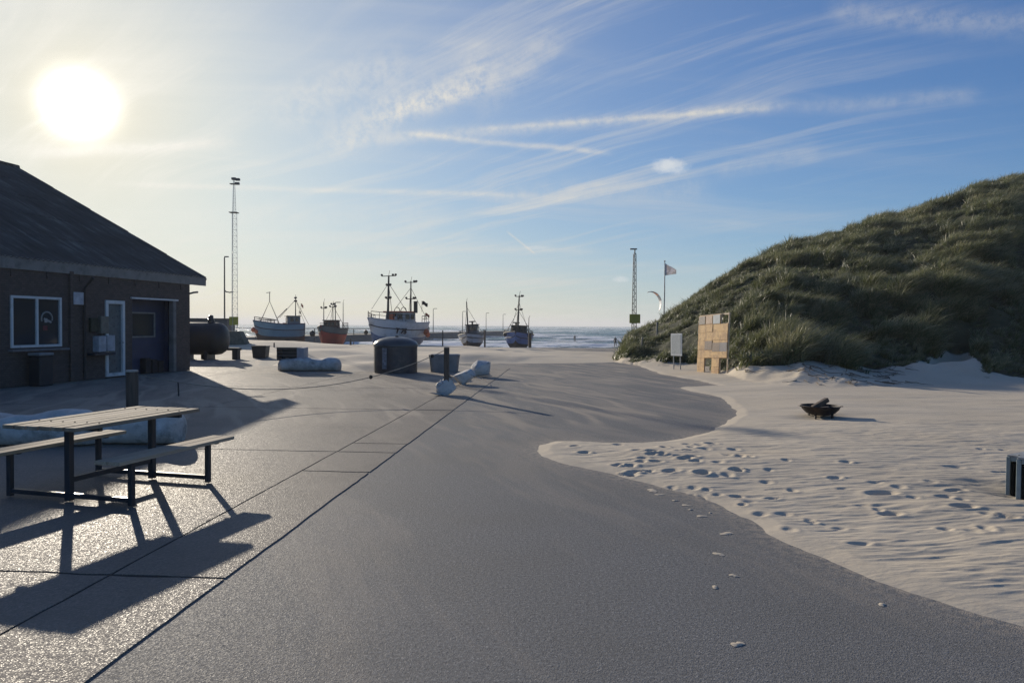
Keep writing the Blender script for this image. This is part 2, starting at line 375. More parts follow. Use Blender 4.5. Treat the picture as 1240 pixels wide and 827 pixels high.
def terrain(X, Y, detail=True):
    X = np.asarray(X, float); Y = np.asarray(Y, float)
    u = 620+F*X/np.maximum(Y, .5)
    u_true = u
    h0 = yh(u)
    # pavement level, sand sheet tucked 4 cm below it
    d = sd_poly(X, Y, WP)
    wob = (fbm(X*1.3, Y*1.3, 3, 5)-.5)*.22+(fbm(X*7, Y*7, 2, 6)-.5)*.03
    z = np.clip((d+wob)*.16, -.04, .035)+sstep(.1, 2.2, d)*.07-.004
    yf = np.interp(u, PAVE_U, PAVE_Y); Yf = H*F/(yf-h0)
    dfar = Y-Yf+(fbm(X*.35, Y*.25, 4, 9)-.5)*7
    z = np.maximum(z, np.clip(dfar*.03, -.04, .10)+sstep(0, 6, dfar)*(fbm(X*.25, Y*.4, 3, 11)-.45)*.25)
    # beach falling to the sea
    yc = np.interp(u, U_YC, V_YC); k = (yc-h0)/F; Ys = H/k
    zb = np.minimum(0, H-k*Y)
    far = sstep(94, 125, Y)
    zb = zb*(1-far)+(-5.5)*far
    z = z+zb
    for px, py, rx, ry, hh in mounds:
        c = G(px, py); z = z+hh*np.exp(-((X-c.x)/rx)**2-((Y-c.y)/ry)**2)
    veg = np.zeros(X.shape)
    # ---- dune
    un = u+(fbm(X*.45, Y*.45, 3, 61)-.5)*46*sstep(860, 940, u)
    inD = sstep(744, 757, u)
    ty = np.interp(un, U_D, TOE); gy = np.interp(un, U_D, GRS); ry = np.interp(u, U_D, RDG); rd = np.interp(u, U_D, RD)
    Dt = H*F/(ty-h0); zg_D = Dt+.7+3.5*sstep(865, 1000, u)
    zg = H-(gy-h0)/F*zg_D; zr = H-(ry-h0)/F*rd
    zr = zr-np.interp(u, [750, 800, 850, 960, 1080, 1190, 1300], [.3, .5, .65, 1.25, 1.2, .75, .7])
    t1 = np.clip((Y-Dt)/(zg_D-Dt), 0, 1); t2 = np.clip((Y-zg_D)/(rd-zg_D), 0, 1)
    prof = np.where(Y < zg_D, zg*(t1*t1*(3-2*t1)*.6+t1*.4), zg+(zr-zg)*(1-(1-t2)**1.22))
    back = np.clip(Y-rd, 0, 60)
    prof = prof-sstep(0, 26, back)*zr*.75
    lump = (fbm(X*.22, Y*.22, 4, 21)-.5)*1.5+(fbm(X*.9, Y*.9, 3, 22)-.5)*.8
    lump = lump*sstep(0, 4, Y-zg_D)*np.clip((zr-zg)/4, .1, 1)*(.55+.45*sstep(0, .9, 1-t2))
    # blow-out hollow and overhanging turf edge
    hol = np.exp(-((u-1150)/26)**2)*sstep(-1, 1.0, Y-zg_D)*(1-sstep(.8, 3.4, Y-zg_D))
    bank = (fbm(X*.9, Y*.9, 4, 31)-.5)*.35*t1*(1-sstep(3, 6, Y-zg_D))
    dz = np.where(Y > Dt, prof+lump+bank-hol*1.1, 0)*inD
    z = np.where((Y > Dt) & (inD > 0), np.maximum(np.minimum(z, .12), -.04)*(1-inD)+.1*inD+dz+np.minimum(0, zb)*(1-inD), z)
    edge = (fbm(X*.7, Y*.7, 4, 41)-.5)*2.4+1.6*np.exp(-((u-1050)/45)**2)+3.2*sstep(1172, 1200, u)
    veg = inD*sstep(-.3, .5, Y-zg_D+edge-hol*2.6)
    veg = np.where(Y < Dt, 0, veg)
    if detail:
        wr = sstep(.05, .5, d)*(1-sstep(11.5, 15, Y))*(Y < 20)
        xr = X+.25*Y; yr = Y-.06*X
        w = fbm(xr*.9, yr*.9, 3, 51)*2.2
        a = fbm(xr*2.0+w*.3, yr*9.5+w, 3, 52); a = 1-np.abs(2*a-1); a = np.clip((a-.45)*1.8, 0, 1)**1.3
        b = fbm(xr*3.1, yr*12, 2, 53)
        z = z+wr*((a-.4)*.0105+(b-.5)*.010+(fbm(X*.9, Y*1.2, 2, 54)-.5)*.05)
        soft = sstep(.1, .8, d)*sstep(10, 14, Y)*(Y < 26)*(1-veg)
        z = z+soft*((fbm(X*.5, Y*1.5, 3, 55)-.5)*.05)
        for px, py, rx, ry2, dp in pits:
            c = G(px, py); sx, sy = rx*.55, ry2*.45; r2 = ((X-c.x)/sx)**2+((Y-c.y)/sy)**2
            g = np.exp(-r2**1.6)-.35*np.exp(-(np.sqrt(r2)-1.7)**2*3)*.6
            z = z-dp*.72*g*(d > .05)
        for (px, py, rx, ry2, dp) in [(1212, 600, .40, .32, .05), (1240, 610, .3, .25, .05), (998, 510, .7, .45, .05)]:
            c = G(px, py); z = z-dp*np.exp(-(((X-c.x)/rx)**2+((Y-c.y)/ry2)**2)**1.5)*(d > .02)
    return z, veg, d
def ground_z(x, y):
    z, v, d = terrain(np.array([x]), np.array([y]), False); return float(max(z[0], 0 if y < 30 else -9))
def grid_mesh(name, us, Ys, zfun, mat, cover=None):
    UU, YY = np.meshgrid(us, Ys); X = (UU-620)/F*YY; Z, veg, d = zfun(X, YY)
    co = np.stack([X, YY, Z], -1).reshape(-1, 3); nu = len(us); ny = len(Ys)
    i = np.arange(nu-1); j = np.arange(ny-1); I, J = np.meshgrid(i, j); a = (J*nu+I).ravel()
    q = np.stack([a, a+1, a+nu+1, a+nu], 1)
    me = bpy.data.meshes.new(name)
    me.vertices.add(len(co)); me.vertices.foreach_set('co', co.astype(np.float32).ravel())
    me.loops.add(q.size); me.loops.foreach_set('vertex_index', q.astype(np.int32).ravel())
    me.polygons.add(len(q)); me.polygons.foreach_set('loop_start', np.arange(0, q.size, 4, dtype=np.int32)); me.polygons.foreach_set('loop_total', np.full(len(q), 4, np.int32))
    me.polygons.foreach_set('use_smooth', np.ones(len(q), bool))
    me.update(calc_edges=True)
    at_ = me.attributes.new('veg', 'FLOAT', 'POINT'); at_.data.foreach_set('value', veg.astype(np.float32).ravel())
    me.materials.append(mat)
    o = bpy.data.objects.new(name, me); COL.objects.link(o); return o
# -- sand material
def sand_material():
    m, nt = newmat('dry_sand')
    P = nt.pos
    n1 = nt.noise(P, .5, 4, .6); n2 = nt.noise(P, 6, 5, .65); n3 = nt.noise(P, 90, 3, .7)
    c = nt.ramp(n1, [(.3, (.51, .435, .325)), (.7, (.59, .51, .39))])
    c = nt.mix(nt.m('MULTIPLY', nt.sm(n2, .5, .75), .35), c, (.33, .275, .21))
    c = nt.mix(nt.m('MULTIPLY', nt.sm(n3, .35, .65), .30), c, (.52, .46, .37))
    # wet beach close to the water line
    sep = nt.add('ShaderNodeSeparateXYZ'); nt.l.new(P, sep.inputs[0])
    wet = nt.sm(sep.outputs[2], -1.6, -2.2)
    at_ = nt.add('ShaderNodeAttribute', attribute_name='veg'); v = at_.outputs['Fac']
    # litter and roots just under the vegetation edge
    root = nt.m('MULTIPLY', nt.sm(nt.noise(nt.mapping(P, scale=(1, .6, 1.6)), 2.2, 5, .7), .52, .6), nt.sm(v, .02, .4))
    c = nt.mix(root, c, (.09, .07, .045))
    soil = nt.ramp(nt.noise(P, 1.4, 5, .7), [(.35, (.028, .033, .014)), (.6, (.055, .055, .026)), (.75, (.10, .09, .05))])
    c = nt.mix(nt.sm(v, .35, .8), c, soil)
    c = nt.mix(nt.m('MULTIPLY', wet, .7), c, (.13, .11, .085))
    nt.put(nt.b.inputs['Base Color'], c); nt.b.inputs['Roughness'].default_value = .92
    nt.b.inputs['Specular IOR Level'].default_value = .25
    rip = nt.noise(nt.mapping(P, rot=(0, 0, .12), scale=(2.0, 9, 1)), 2.4, 3, .55)
    b1 = nt.bump(rip, .35, .012); b2 = nt.bump(nt.noise(P, 26, 4, .7), .4, .006, b1)
    b3 = nt.bump(nt.noise(P, 330, 2, .6), .5, .0016, b2)
    nt.put(nt.b.inputs['Normal'], b3); return m
SAND = sand_material()
us = np.concatenate([np.arange(-3000, -400, 60), np.arange(-400, 560, 12), np.arange(560, 640, 5), np.arange(640, 1290, 2.0), np.arange(1290, 1700, 14), np.arange(1700, 4400, 60)])
Ys = [2.6]
while Ys[-1] < 135:
    Y = Ys[-1]
    st = .014*(Y/5)**1.35 if Y < 17 else (.12 if Y < 30 else (.25 if Y < 60 else .9))
    if Y < 3.6: st = .03
    Ys.append(Y+st)
sand = grid_mesh('sand_ground', us, np.array(Ys), terrain, SAND); setting(sand)
sandfill = MB()
# sand under the pavement and all round, out of view
for (x0, x1, y0, y1, z_) in [(-300, 7, -60, 2.62, -.06), (7, 300, -60, 2.62, .085), (15, 300, 2.62, 30, -.06), (-300, -60, 2.62, 40, -.06)]:
    sandfill.poly([(x0, y0, z_), (x1, y0, z_), (x1, y1, z_), (x0, y1, z_)])
setting(sandfill.build('ground', SAND))
# -- wind blown sand lying thinly on the paving: a mask drawn out along the wind
WIND = math.atan2(-.93, .36)
def drift_mask(nt, amt=1.0):
    P = nt.pos
    V = nt.mapping(nt.mapping(nt.vm('ADD', P, nt.vm('MULTIPLY', nt.vm('SUBTRACT', nt_col(nt, P, .35), (.5, .5, .5)), (1.8, 1.8, 0))), rot=(0, 0, -WIND)), scale=(.15, .75, 1))
    n = nt.noise(V, 1.0, 6, .6)
    fine = nt.noise(nt.mapping(nt.mapping(P, rot=(0, 0, -WIND)), scale=(.6, 5, 1)), 1.2, 5, .65)
    sep = nt.add('ShaderNodeSeparateXYZ'); nt.l.new(P, sep.inputs[0])
    far = nt.sm(sep.outputs[1], 6, 22)
    v = nt.m('ADD', n, nt.m('MULTIPLY', nt.m('SUBTRACT', fine, .5), .30))
    v = nt.m('ADD', v, nt.m('MULTIPLY', far, .045))
    thin = nt.sm(v, .50, .64)
    base_ = nt.m('MULTIPLY', thin, nt.m('ADD', nt.m('MULTIPLY', far, .22), .24))
    # crisp tongues of blown sand: ridges of a long warped noise
    R = nt.noise(nt.mapping(nt.mapping(nt.vm('ADD', P, nt.vm('MULTIPLY', nt.vm('SUBTRACT', nt_col(nt, P, .22), (.5, .5, .5)), (1.6, 1.6, 0))), rot=(0, 0, -WIND)), scale=(.12, .85, 1)), 1.0, 2, .5)
    ridge = nt.m('SUBTRACT', 1, nt.m('ABSOLUTE', nt.m('MULTIPLY', nt.m('SUBTRACT', R, .5), 7)))
    tong = nt.m('MULTIPLY', nt.sm(nt.m('ADD', ridge, nt.m('MULTIPLY', nt.m('SUBTRACT', fine, .5), .9)), .45, 1.0), nt.m('MULTIPLY', nt.sm(nt.noise(P, .18, 3), .36, .52), nt.sm(sep.outputs[1], 8, 15)))
    return nt.m('MAXIMUM', base_, nt.m('MULTIPLY', tong, .85)), fine, far
def nt_col(nt, vec, scale):
    n = nt.add('ShaderNodeTexNoise'); nt.put(n.inputs['Vector'], vec); n.inputs['Scale'].default_value = scale; n.inputs['Detail'].default_value = 2
    return n.outputs['Color']
def asphalt_material():
    m, nt = newmat('asphalt'); P = nt.pos
    g = nt.noise(P, 75, 2, .6); g2 = nt.noise(P, 42, 4, .85); big = nt.noise(P, .7, 4, .6)
    vor = nt.add('ShaderNodeTexVoronoi'); nt.put(vor.inputs['Vector'], P); vor.inputs['Scale'].default_value = 125
    c = nt.ramp(g2, [(.3, (.108, .108, .105)), (.5, (.172, .171, .166)), (.7, (.31, .307, .295))])
    c = nt.mix(nt.sm(g, .60, .72), c, (.42, .41, .39))
    c = nt.mix(nt.m('MULTIPLY', nt.sm(nt.noise(P, 58, 2, .6), .60, .70), .7), c, (.035, .036, .04))
    c = nt.mix(nt.m('MULTIPLY', nt.sm(big, .35, .7), .28), c, (.155, .145, .125))
    dm, fine, far = drift_mask(nt)
    c = nt.mix(nt.m('MULTIPLY', dm, .8), c, (.42, .355, .275))
    at_ = nt.add('ShaderNodeAttribute', attribute_name='veg'); dd = at_.outputs['Fac']
    edge = nt.m('MULTIPLY', nt.m('EXPONENT', nt.m('MULTIPLY', nt.m('ABSOLUTE', dd), -4.5)), nt.m('LESS_THAN', nt.m('ABSOLUTE', nt.m('SUBTRACT', dd, 0.0)), 5.0))
    edge = nt.m('MULTIPLY', edge, nt.m('MULTIPLY', nt.sm(nt.noise(P, 14, 5, .7), .38, .62), nt.m('NOT_EQUAL' if False else 'GREATER_THAN', nt.m('ABSOLUTE', dd), .00001)))
    c = nt.mix(nt.m('MULTIPLY', edge, .75), c, (.42, .355, .275))
    nt.put(nt.b.inputs['Base Color'], c)
    nt.put(nt.b.inputs['Roughness'], nt.ramp(vor.outputs['Color'], [(.2, .62), (.9, .92)])); nt.b.inputs['Specular IOR Level'].default_value = .10
    b = nt.bump(vor.outputs['Distance'], .5, .004); b = nt.bump(g2, .5, .006, b)
    nt.put(nt.b.inputs['Normal'], b); return m
def concrete_material():
    m, nt = newmat('exposed_aggregate_concrete'); P = nt.pos
    vor = nt.add('ShaderNodeTexVoronoi'); nt.put(vor.inputs['Vector'], P); vor.inputs['Scale'].default_value = 115; vor.inputs['Randomness'].default_value = 1
    g2 = nt.noise(P, 45, 4, .7); big = nt.noise(P, .45, 5, .62)
    c = nt.ramp(nt.m('ADD', nt.m('MULTIPLY', g2, .6), nt.m('MULTIPLY', vor.outputs['Color'], .4)), [(.2, (.118, .104, .088)), (.5, (.215, .192, .163)), (.8, (.37, .33, .28))])
    c = nt.mix(nt.m('MULTIPLY', nt.sm(big, .45, .7), .4), c, (.105, .095, .082))
    dm, fine, far = drift_mask(nt)
    c = nt.mix(nt.m('MULTIPLY', dm, .7), c, (.42, .36, .28))
    nt.put(nt.b.inputs['Base Color'], c)
    nt.put(nt.b.inputs['Roughness'], nt.ramp(vor.outputs['Color'], [(.15, .45), (.5, .75), (.9, .95)])); nt.b.inputs['Specular IOR Level'].default_value = .10
    b = nt.bump(vor.outputs['Distance'], .6, .0042); b = nt.bump(g2, .35, .006, b)
    nt.put(nt.b.inputs['Normal'], b); return m
ASPH = asphalt_material(); CONC = concrete_material()
def road_z(X, Y): return np.zeros(X.shape), sd_poly(X, Y, WP)+(fbm(X*1.3, Y*1.3, 3, 5)-.5)*.22, X
setting(grid_mesh('asphalt_road', np.arange(-400, 1700, 15.0), np.concatenate([np.arange(2.6, 24, .14), np.arange(24, 60, 1.0)]), road_z, ASPH))
a = MB(); a.poly([(-60, 2.6, 0), (-60, -60, 0), (90, -60, 0), (90, 2.6, 0)]); setting(a.build('asphalt_yard', ASPH))
# concrete apron of cast slabs with open joints; local frame along the road edge
e0 = G(105, 827).xy; e1 = G(560, 489).xy; ev = (e1-e0).normalized(); en = Vector((-ev.y, ev.x))
def L2W(s, t): return e0+ev*s+en*t
def W2L(p): q = Vector(p[:2])-e0; return q.dot(ev), q.dot(en)
cr = random.Random(5)
def slab(mb, s0, s1, t0, t1, gap=.011, z=.009):
    pts = []; g2 = .020
    c = [(s0+g2, t0+gap), (s1-g2, t0+gap), (s1-g2, t1-gap), (s0+g2, t1-gap)]
    for i in range(4):
        a, b = c[i], c[(i+1) % 4]; L = math.hypot(b[0]-a[0], b[1]-a[1]); n = max(2, int(L/.16))
        for k in range(n):
            s = a[0]+(b[0]-a[0])*k/n; t = a[1]+(b[1]-a[1])*k/n
            j = .011*(float(fbm(np.array([s*2.1]), np.array([t*2.1]), 3, 70)[0])-.5)*2 + .004*cr.uniform(-1, 1)
            if i % 2 == 0: t += j
            else: s += j*2.2
            pts.append(L2W(s, t))
    n = len(pts); o = len(mb.v)
    mb.v += [(p.x, p.y, z) for p in pts]+[(p.x, p.y, z-.035) for p in pts]
    mb.f.append([o+i for i in range(n)]); mb.mi.append(0)
    for i in range(n): mb.f.append([o+i, o+n+i, o+n+(i+1) % n, o+(i+1) % n]); mb.mi.append(0)
ap = MB()
sj = [W2L(G(130, 697))[0]+5.05*k for k in range(-3, 6)]
tj = [0, W2L(G(330, 590))[1]]
while tj[-1] < 34: tj.append(tj[-1]+4.35)
for i in range(len(sj)-1):
    for j in range(len(tj)-1):
        s0, s1 = sj[i], sj[i+1]
        if j == 0:
            if i == 4: mid = W2L(G(430, 537))[0]; slab(ap, s0, mid, tj[j], tj[j+1]); slab(ap, mid, s1, tj[j], tj[j+1]); continue
            if i == 3: mid = W2L(G(430, 572))[0]; slab(ap, s0, mid, tj[j], tj[j+1]); slab(ap, mid, s1, tj[j], tj[j+1]); continue
            slab(ap, s0, s1, tj[j], tj[j+1])
        else: slab(ap, s0, s1, tj[j], tj[j+1])
setting(ap.build('concrete_apron', CONC))
jb = MB(); p = [L2W(sj[0], .03), L2W(sj[0], tj[-1]), L2W(sj[-1], tj[-1]), L2W(sj[-1], .03)]
jb.poly([(q.x, q.y, .004) for q in p][::-1]); setting(jb.build('joint_filler_ground', pm('joint_dirt', (.022, .02, .018), .95)))
# small wind-dropped lumps of sand on the asphalt
sp = MB()
for (px, py, w) in [(870, 671, .05), (880, 646, .06), (889, 697, .035), (850, 625, .05), (866, 711, .03), (799, 599, .05), (832, 612, .05), (818, 606, .035), (790, 594, .07), (893, 780, .04), (1068, 732, .03), (860, 621, .02), (836, 617, .03)]:
    c = G(px, py); n = 14; ring = []
    for k in range(n):
        t = 2*math.pi*k/n; r = .8*w*(1+.35*math.sin(2*t+px)+.2*cr.uniform(-1, 1)); ring.append((c.x+r*1.0*math.cos(t), c.y+r*1.1*math.sin(t)))
    o = len(sp.v); sp.v += [(x, y, .002) for x, y in ring]+[((x+c.x)/2, (y+c.y)/2, .006) for x, y in ring]+[(c.x, c.y, .007)]
    for k in range(n):
        k2 = (k+1) % n; sp.f += [[o+k, o+k2, o+n+k2, o+n+k], [o+n+k, o+n+k2, o+2*n]]; sp.mi += [0, 0]
o = sp.build('sand_spill', SAND, smooth=True); setting(o, 'stuff')
# ---------------------------------------------------------------- sea
SEA = -2.3
def sea_material():
    m, nt = newmat('sea_water'); P = nt.pos
    sep = nt.add('ShaderNodeSeparateXYZ'); nt.l.new(P, sep.inputs[0])
    c = nt.ramp(nt.noise(nt.mapping(P, scale=(.3, 1, 1)), .03, 4), [(.35, (.018, .095, .095)), (.65, (.045, .165, .155))])
    at_ = nt.add('ShaderNodeAttribute', attribute_name='veg'); crest = at_.outputs['Fac']
    f1 = nt.noise(nt.mapping(P, scale=(.05, .30, 1)), 1.0, 6, .68)
    f2 = nt.noise(nt.mapping(P, scale=(.5, 1.6, 1)), 1.0, 5, .7)
    near = nt.sm(sep.outputs[1], 420, 120)
    lim = nt.m('ADD', nt.m('ADD', nt.m('MULTIPLY', f1, .7), nt.m('MULTIPLY', f2, .35)), nt.m('MULTIPLY', near, .06))
    lim = nt.m('ADD', lim, nt.m('MULTIPLY', crest, .22))
    foam = nt.sm(lim, .585, .64)
    nt.put(nt.b.inputs['Base Color'], nt.mix(foam, c, (.80, .82, .82)))
    nt.put(nt.b.inputs['Roughness'], nt.m('ADD', nt.m('MULTIPLY', foam, .6), .22)); nt.b.inputs['IOR'].default_value = 1.33
    wv = nt.noise(nt.mapping(P, scale=(.35, 1, 1)), .9, 6, .6)
    nt.put(nt.b.inputs['Normal'], nt.bump(wv, .9, .9)); return m
def sea_z(X, Y):
    ph = Y+6*(fbm(X*.012, Y*.004, 2, 81)-.5)*4
    amp = .55*sstep(100, 150, Y)*(1-sstep(900, 2500, Y)*.3)
    w = np.sin(ph*2*math.pi/23)*(.4+1.2*fbm(X*.02, Y*.03, 3, 82)); w = np.maximum(w, -.3)**1
    z = SEA+amp*(w*.9+(fbm(X*.12, Y*.3, 3, 83)-.5)*1.2)
    crest = sstep(.55, 1.1, w)*sstep(.45, .6, fbm(X*.025, Y*.02, 3, 84)+.25*sstep(330, 140, Y))
    return z, crest, X
us = np.concatenate([np.arange(-2500, -700, 40), np.arange(-700, 2100, 4.0), np.arange(2100, 3900, 40)])
Ys = [96.0]
while Ys[-1] < 6500: Y = Ys[-1]; Ys.append(Y+(.45 if Y < 260 else max(1.2, Y*.012) if Y < 1200 else Y*.05))
sea = grid_mesh('sea', us, np.array(Ys), sea_z, sea_material()); setting(sea)
# ================================================================ marram grass on the dune
def blade_mat(name, stops, straw_highlight):
    m, nt = newmat(name)
    oi = nt.add('ShaderNodeObjectInfo')
    at_ = nt.add('ShaderNodeAttribute', attribute_name='tip'); tip = at_.outputs['Fac']
    big = nt.noise(nt.pos, .22, 4, .6)
    r = nt.m('ADD', nt.m('MULTIPLY', oi.outputs['Random'], .45), nt.m('MULTIPLY', nt.sm(big, .3, .7), .55))
    c = nt.ramp(r, stops)
    c = nt.mix(nt.m('MULTIPLY', nt.sm(tip, .45, 1), nt.m('ADD', nt.m('MULTIPLY', oi.outputs['Random'], .75), .05)), c, straw_highlight)  # straw-coloured tips, strengthened to put sunlit highlights into the blade colour
    nt.put(nt.b.inputs['Base Color'], c); nt.b.inputs['Roughness'].default_value = .45; nt.b.inputs['Specular IOR Level'].default_value = .5
    tr = nt.add('ShaderNodeBsdfTranslucent'); nt.put(tr.inputs[0], nt.mix(.5, c, (.16, .17, .05)))
    mx = nt.add('ShaderNodeMixShader'); mx.inputs[0].default_value = .28
    nt.l.new(nt.b.outputs[0], mx.inputs[1]); nt.l.new(tr.outputs[0], mx.inputs[2]); nt.l.new(mx.outputs[0], nt.out.inputs[0]); return m
MARRAM = blade_mat('marram_grass', [(.1, (.020, .044, .011)), (.35, (.040, .072, .019)), (.6, (.075, .105, .034)), (.85, (.21, .20, .10))], (.70, .62, .40))
def tuft(seed, n=18, h=.75, spread=.14, lean=.55, droop=.35):
    r = random.Random(seed); vs = []; fs = []; tips = []
    for b in range(n):
        a = r.uniform(0, 2*math.pi); rr = spread*math.sqrt(r.random()); x, y = rr*math.cos(a), rr*math.sin(a)
        L = h*r.uniform(.55, 1.1); w = r.uniform(.010, .019)
        dx = lean*r.uniform(.5, 1.3)+.35*math.cos(a)*r.random(); dy = -lean*.35*r.uniform(0, 1.4)+.35*math.sin(a)*r.random()
        th = r.uniform(0, math.pi); wx, wy = math.cos(th)*w, math.sin(th)*w
        o = len(vs); seg = 4
        for k in range(seg+1):
            t = k/seg; px = x+dx*L*t**1.8; py = y+dy*L*t**1.8; pz = L*(t*.95-droop*.55*t**3)
            f = 1-t**2*.95
            vs += [(px-wx*f, py-wy*f, pz), (px+wx*f, py+wy*f, pz)]; tips += [t, t]
        for k in range(seg): fs.append((o+2*k, o+2*k+1, o+2*k+3, o+2*k+2))
    me = bpy.data.meshes.new('grass_tuft'); me.from_pydata(vs, [], fs); me.materials.append(MARRAM)
    a = me.attributes.new('tip', 'FLOAT', 'POINT'); a.data.foreach_set('value', tips)
    return bpy.data.objects.new('grass_tuft', me)
TUFTS = [tuft(1), tuft(2, 20, .9, .18, .7, .5), tuft(3, 15, .6, .12, .4, .3), tuft(4, 18, .8, .2, .85, .6), tuft(5, 14, .95, .10, .22, .25)]
def scatter(name, pts, rot, scl, var, tufts):
    me = bpy.data.meshes.new(name); me.vertices.add(len(pts)); me.vertices.foreach_set('co', np.asarray(pts, np.float32).ravel())
    a = me.attributes.new('rot', 'FLOAT_VECTOR', 'POINT'); a.data.foreach_set('vector', np.asarray(rot, np.float32).ravel())
    a = me.attributes.new('scl', 'FLOAT', 'POINT'); a.data.foreach_set('value', np.asarray(scl, np.float32))
    a = me.attributes.new('variant', 'INT', 'POINT'); a.data.foreach_set('value', np.asarray(var, np.int32))
    o = bpy.data.objects.new(name, me); COL.objects.link(o)
    ng = bpy.data.node_groups.new(name, 'GeometryNodeTree')
    ng.interface.new_socket(name='Geometry', in_out='INPUT', socket_type='NodeSocketGeometry'); ng.interface.new_socket(name='Geometry', in_out='OUTPUT', socket_type='NodeSocketGeometry')
    gi = ng.nodes.new('NodeGroupInput'); go = ng.nodes.new('NodeGroupOutput'); jn = ng.nodes.new('GeometryNodeJoinGeometry')
    def attr(nm, typ):
        n = ng.nodes.new('GeometryNodeInputNamedAttribute'); n.data_type = typ; n.inputs['Name'].default_value = nm; return n.outputs['Attribute']
    ar = attr('rot', 'FLOAT_VECTOR'); asc = attr('scl', 'FLOAT'); av = attr('variant', 'INT')
    e2r = ng.nodes.new('FunctionNodeEulerToRotation'); ng.links.new(ar, e2r.inputs[0])
    for k, tf in enumerate(tufts):
        oi = ng.nodes.new('GeometryNodeObjectInfo'); oi.inputs['Object'].default_value = tf; oi.inputs['As Instance'].default_value = True
        cmp_ = ng.nodes.new('FunctionNodeCompare'); cmp_.data_type = 'INT'; cmp_.operation = 'EQUAL'
        ins = [s for s in cmp_.inputs if s.enabled]; ng.links.new(av, ins[0]); ins[1].default_value = k
        ip = ng.nodes.new('GeometryNodeInstanceOnPoints')
        ng.links.new(gi.outputs[0], ip.inputs['Points']); ng.links.new(cmp_.outputs[0], ip.inputs['Selection']); ng.links.new(oi.outputs['Geometry'], ip.inputs['Instance'])
        ng.links.new(e2r.outputs[0], ip.inputs['Rotation']); ng.links.new(asc, ip.inputs['Scale']); ng.links.new(ip.outputs[0], jn.inputs[0])
    ng.links.new(jn.outputs[0], go.inputs[0])
    md = o.modifiers.new('scatter', 'NODES'); md.node_group = ng
    return o
nr = np.random.RandomState(11)
N = 560000
gx = nr.uniform(4, 52, N); gy = nr.uniform(21, 76, N)
uu = 620+F*gx/gy
m_ = 620+F*gx/gy; k_ = (m_ > 742) & (m_ < 1330); gx, gy, uu = gx[k_], gy[k_], uu[k_]; N = len(gx)
z, veg, d = terrain(gx, gy, False)
rdv = np.interp(uu, U_D, RD)
patch = fbm(gx*.5, gy*.5, 4, 91)
clump = fbm(gx*1.6, gy*1.6, 3, 92)
dens = veg*(.30+.9*sstep(.38, .62, patch))*(.06+1.1*sstep(.44, .56, clump))*np.where(gy > rdv+3, .06, 1)*(1-.35*sstep(35, 60, gy))
keep = (uu > 742) & (uu < 1400) & (nr.rand(N) < dens*.8)
gx, gy, z, patch, clump, uu = gx[keep], gy[keep], z[keep], patch[keep], clump[keep], uu[keep]
n = len(gx)
print('GRASS', n)
scl = .72*(.45+.85*sstep(.35, .7, patch))*(.8+.4*nr.rand(n))*(.75+.5*sstep(.35, .6, clump))
scl = scl*np.interp(uu, [760, 800, 880, 940], [.75, .6, .6, 1])
rot = np.stack([nr.normal(0, .2, n), nr.normal(0, .2, n), nr.normal(0, .95, n)], 1)
var = nr.randint(0, 4, n)
var = np.where(patch > .55, np.where(var % 2 == 0, 1, 3), var)
var = np.where(nr.rand(n) < .14, 4, var)
dg = scatter('dune_grass', np.stack([gx, gy, z-.03], 1), rot, scl, var, TUFTS); setting(dg, 'stuff')

# torn roots hanging over the bank at the foot
roots = MB(); rr = random.Random(9)
for k in range(90):
    u = rr.choice([rr.gauss(895, 12), rr.gauss(985, 16), rr.gauss(1030, 22), rr.gauss(1078, 14)])
    ty = float(np.interp(u, U_D, TOE)); Dt_ = H*F/(ty-float(yh(u))); t = Dt_+rr.uniform(.7, 3.6)
    p = Vector(((u-620)/F*t, t, 0)); L = rr.uniform(.2, .9); a = rr.uniform(-2.4, -.6)
    xy = [p]
    for s_ in range(5): a += rr.uniform(-.5, .5); xy.append(xy[-1]+Vector((math.cos(a)*L/5, math.sin(a)*L/5, 0)))
    zz = terrain(np.array([q.x for q in xy]), np.array([q.y for q in xy]), False)[0]
    for q, z_ in zip(xy, zz): q.z = float(z_)+.01+rr.uniform(0, .03)
    roots.tube(xy, [.014, .012, .010, .007, .005, .003], 4)
setting(roots.build('dune_grass_roots', pm('roots', (.13, .10, .07), .9)), 'stuff')
# ================================================================ materials for objects
M_STEEL = pm('dark_painted_steel', (.022, .030, .040), .42, .0, .2, 8, .08)
def plank_mat(name, a, b):
    m, nt = newmat(name)
    v = nt.mapping(nt.obj, scale=(30, 1.2, 30)); g = nt.noise(v, 2, 6, .65, .4)
    pn = nt.noise(nt.mapping(nt.obj, scale=(8, .01, 1)), 1, 0)
    c = nt.ramp(g, [(.3, a), (.7, b)]); c = nt.mix(nt.m('MULTIPLY', nt.sm(pn, .40, .60), .6), c, tuple(x*.55 for x in a))
    nt.put(nt.b.inputs['Base Color'], c); nt.put(nt.b.inputs['Roughness'], nt.ramp(g, [(.3, .8), (.7, .95)]))
    nt.b.inputs['Specular IOR Level'].default_value = .12
    nt.put(nt.b.inputs['Normal'], nt.bump(g, .4, .004)); return m
M_PLANK = plank_mat('weathered_planks', (.30, .245, .18), (.50, .425, .32))
M_BARR = pm('weathered_white_concrete', (.54, .525, .49), .9, 0, .18, 5, .8, 20, dirt=(.24, .235, .215))
M_POST = pm('tarred_timber', (.10, .078, .06), .85, 0, .4, 4, .6, 30, stretch=(6, 6, .6))
M_BLACKP = pm('black_plastic', (.022, .024, .028), .45, 0, .3, 5, .1)
M_GREY = pm('grey_plastic', (.22, .22, .22), .7, 0, .2, 4, .2)
M_ROPE = pm('rope_fibre', (.25, .23, .19), .9, 0, .3, 30, .5, 120)
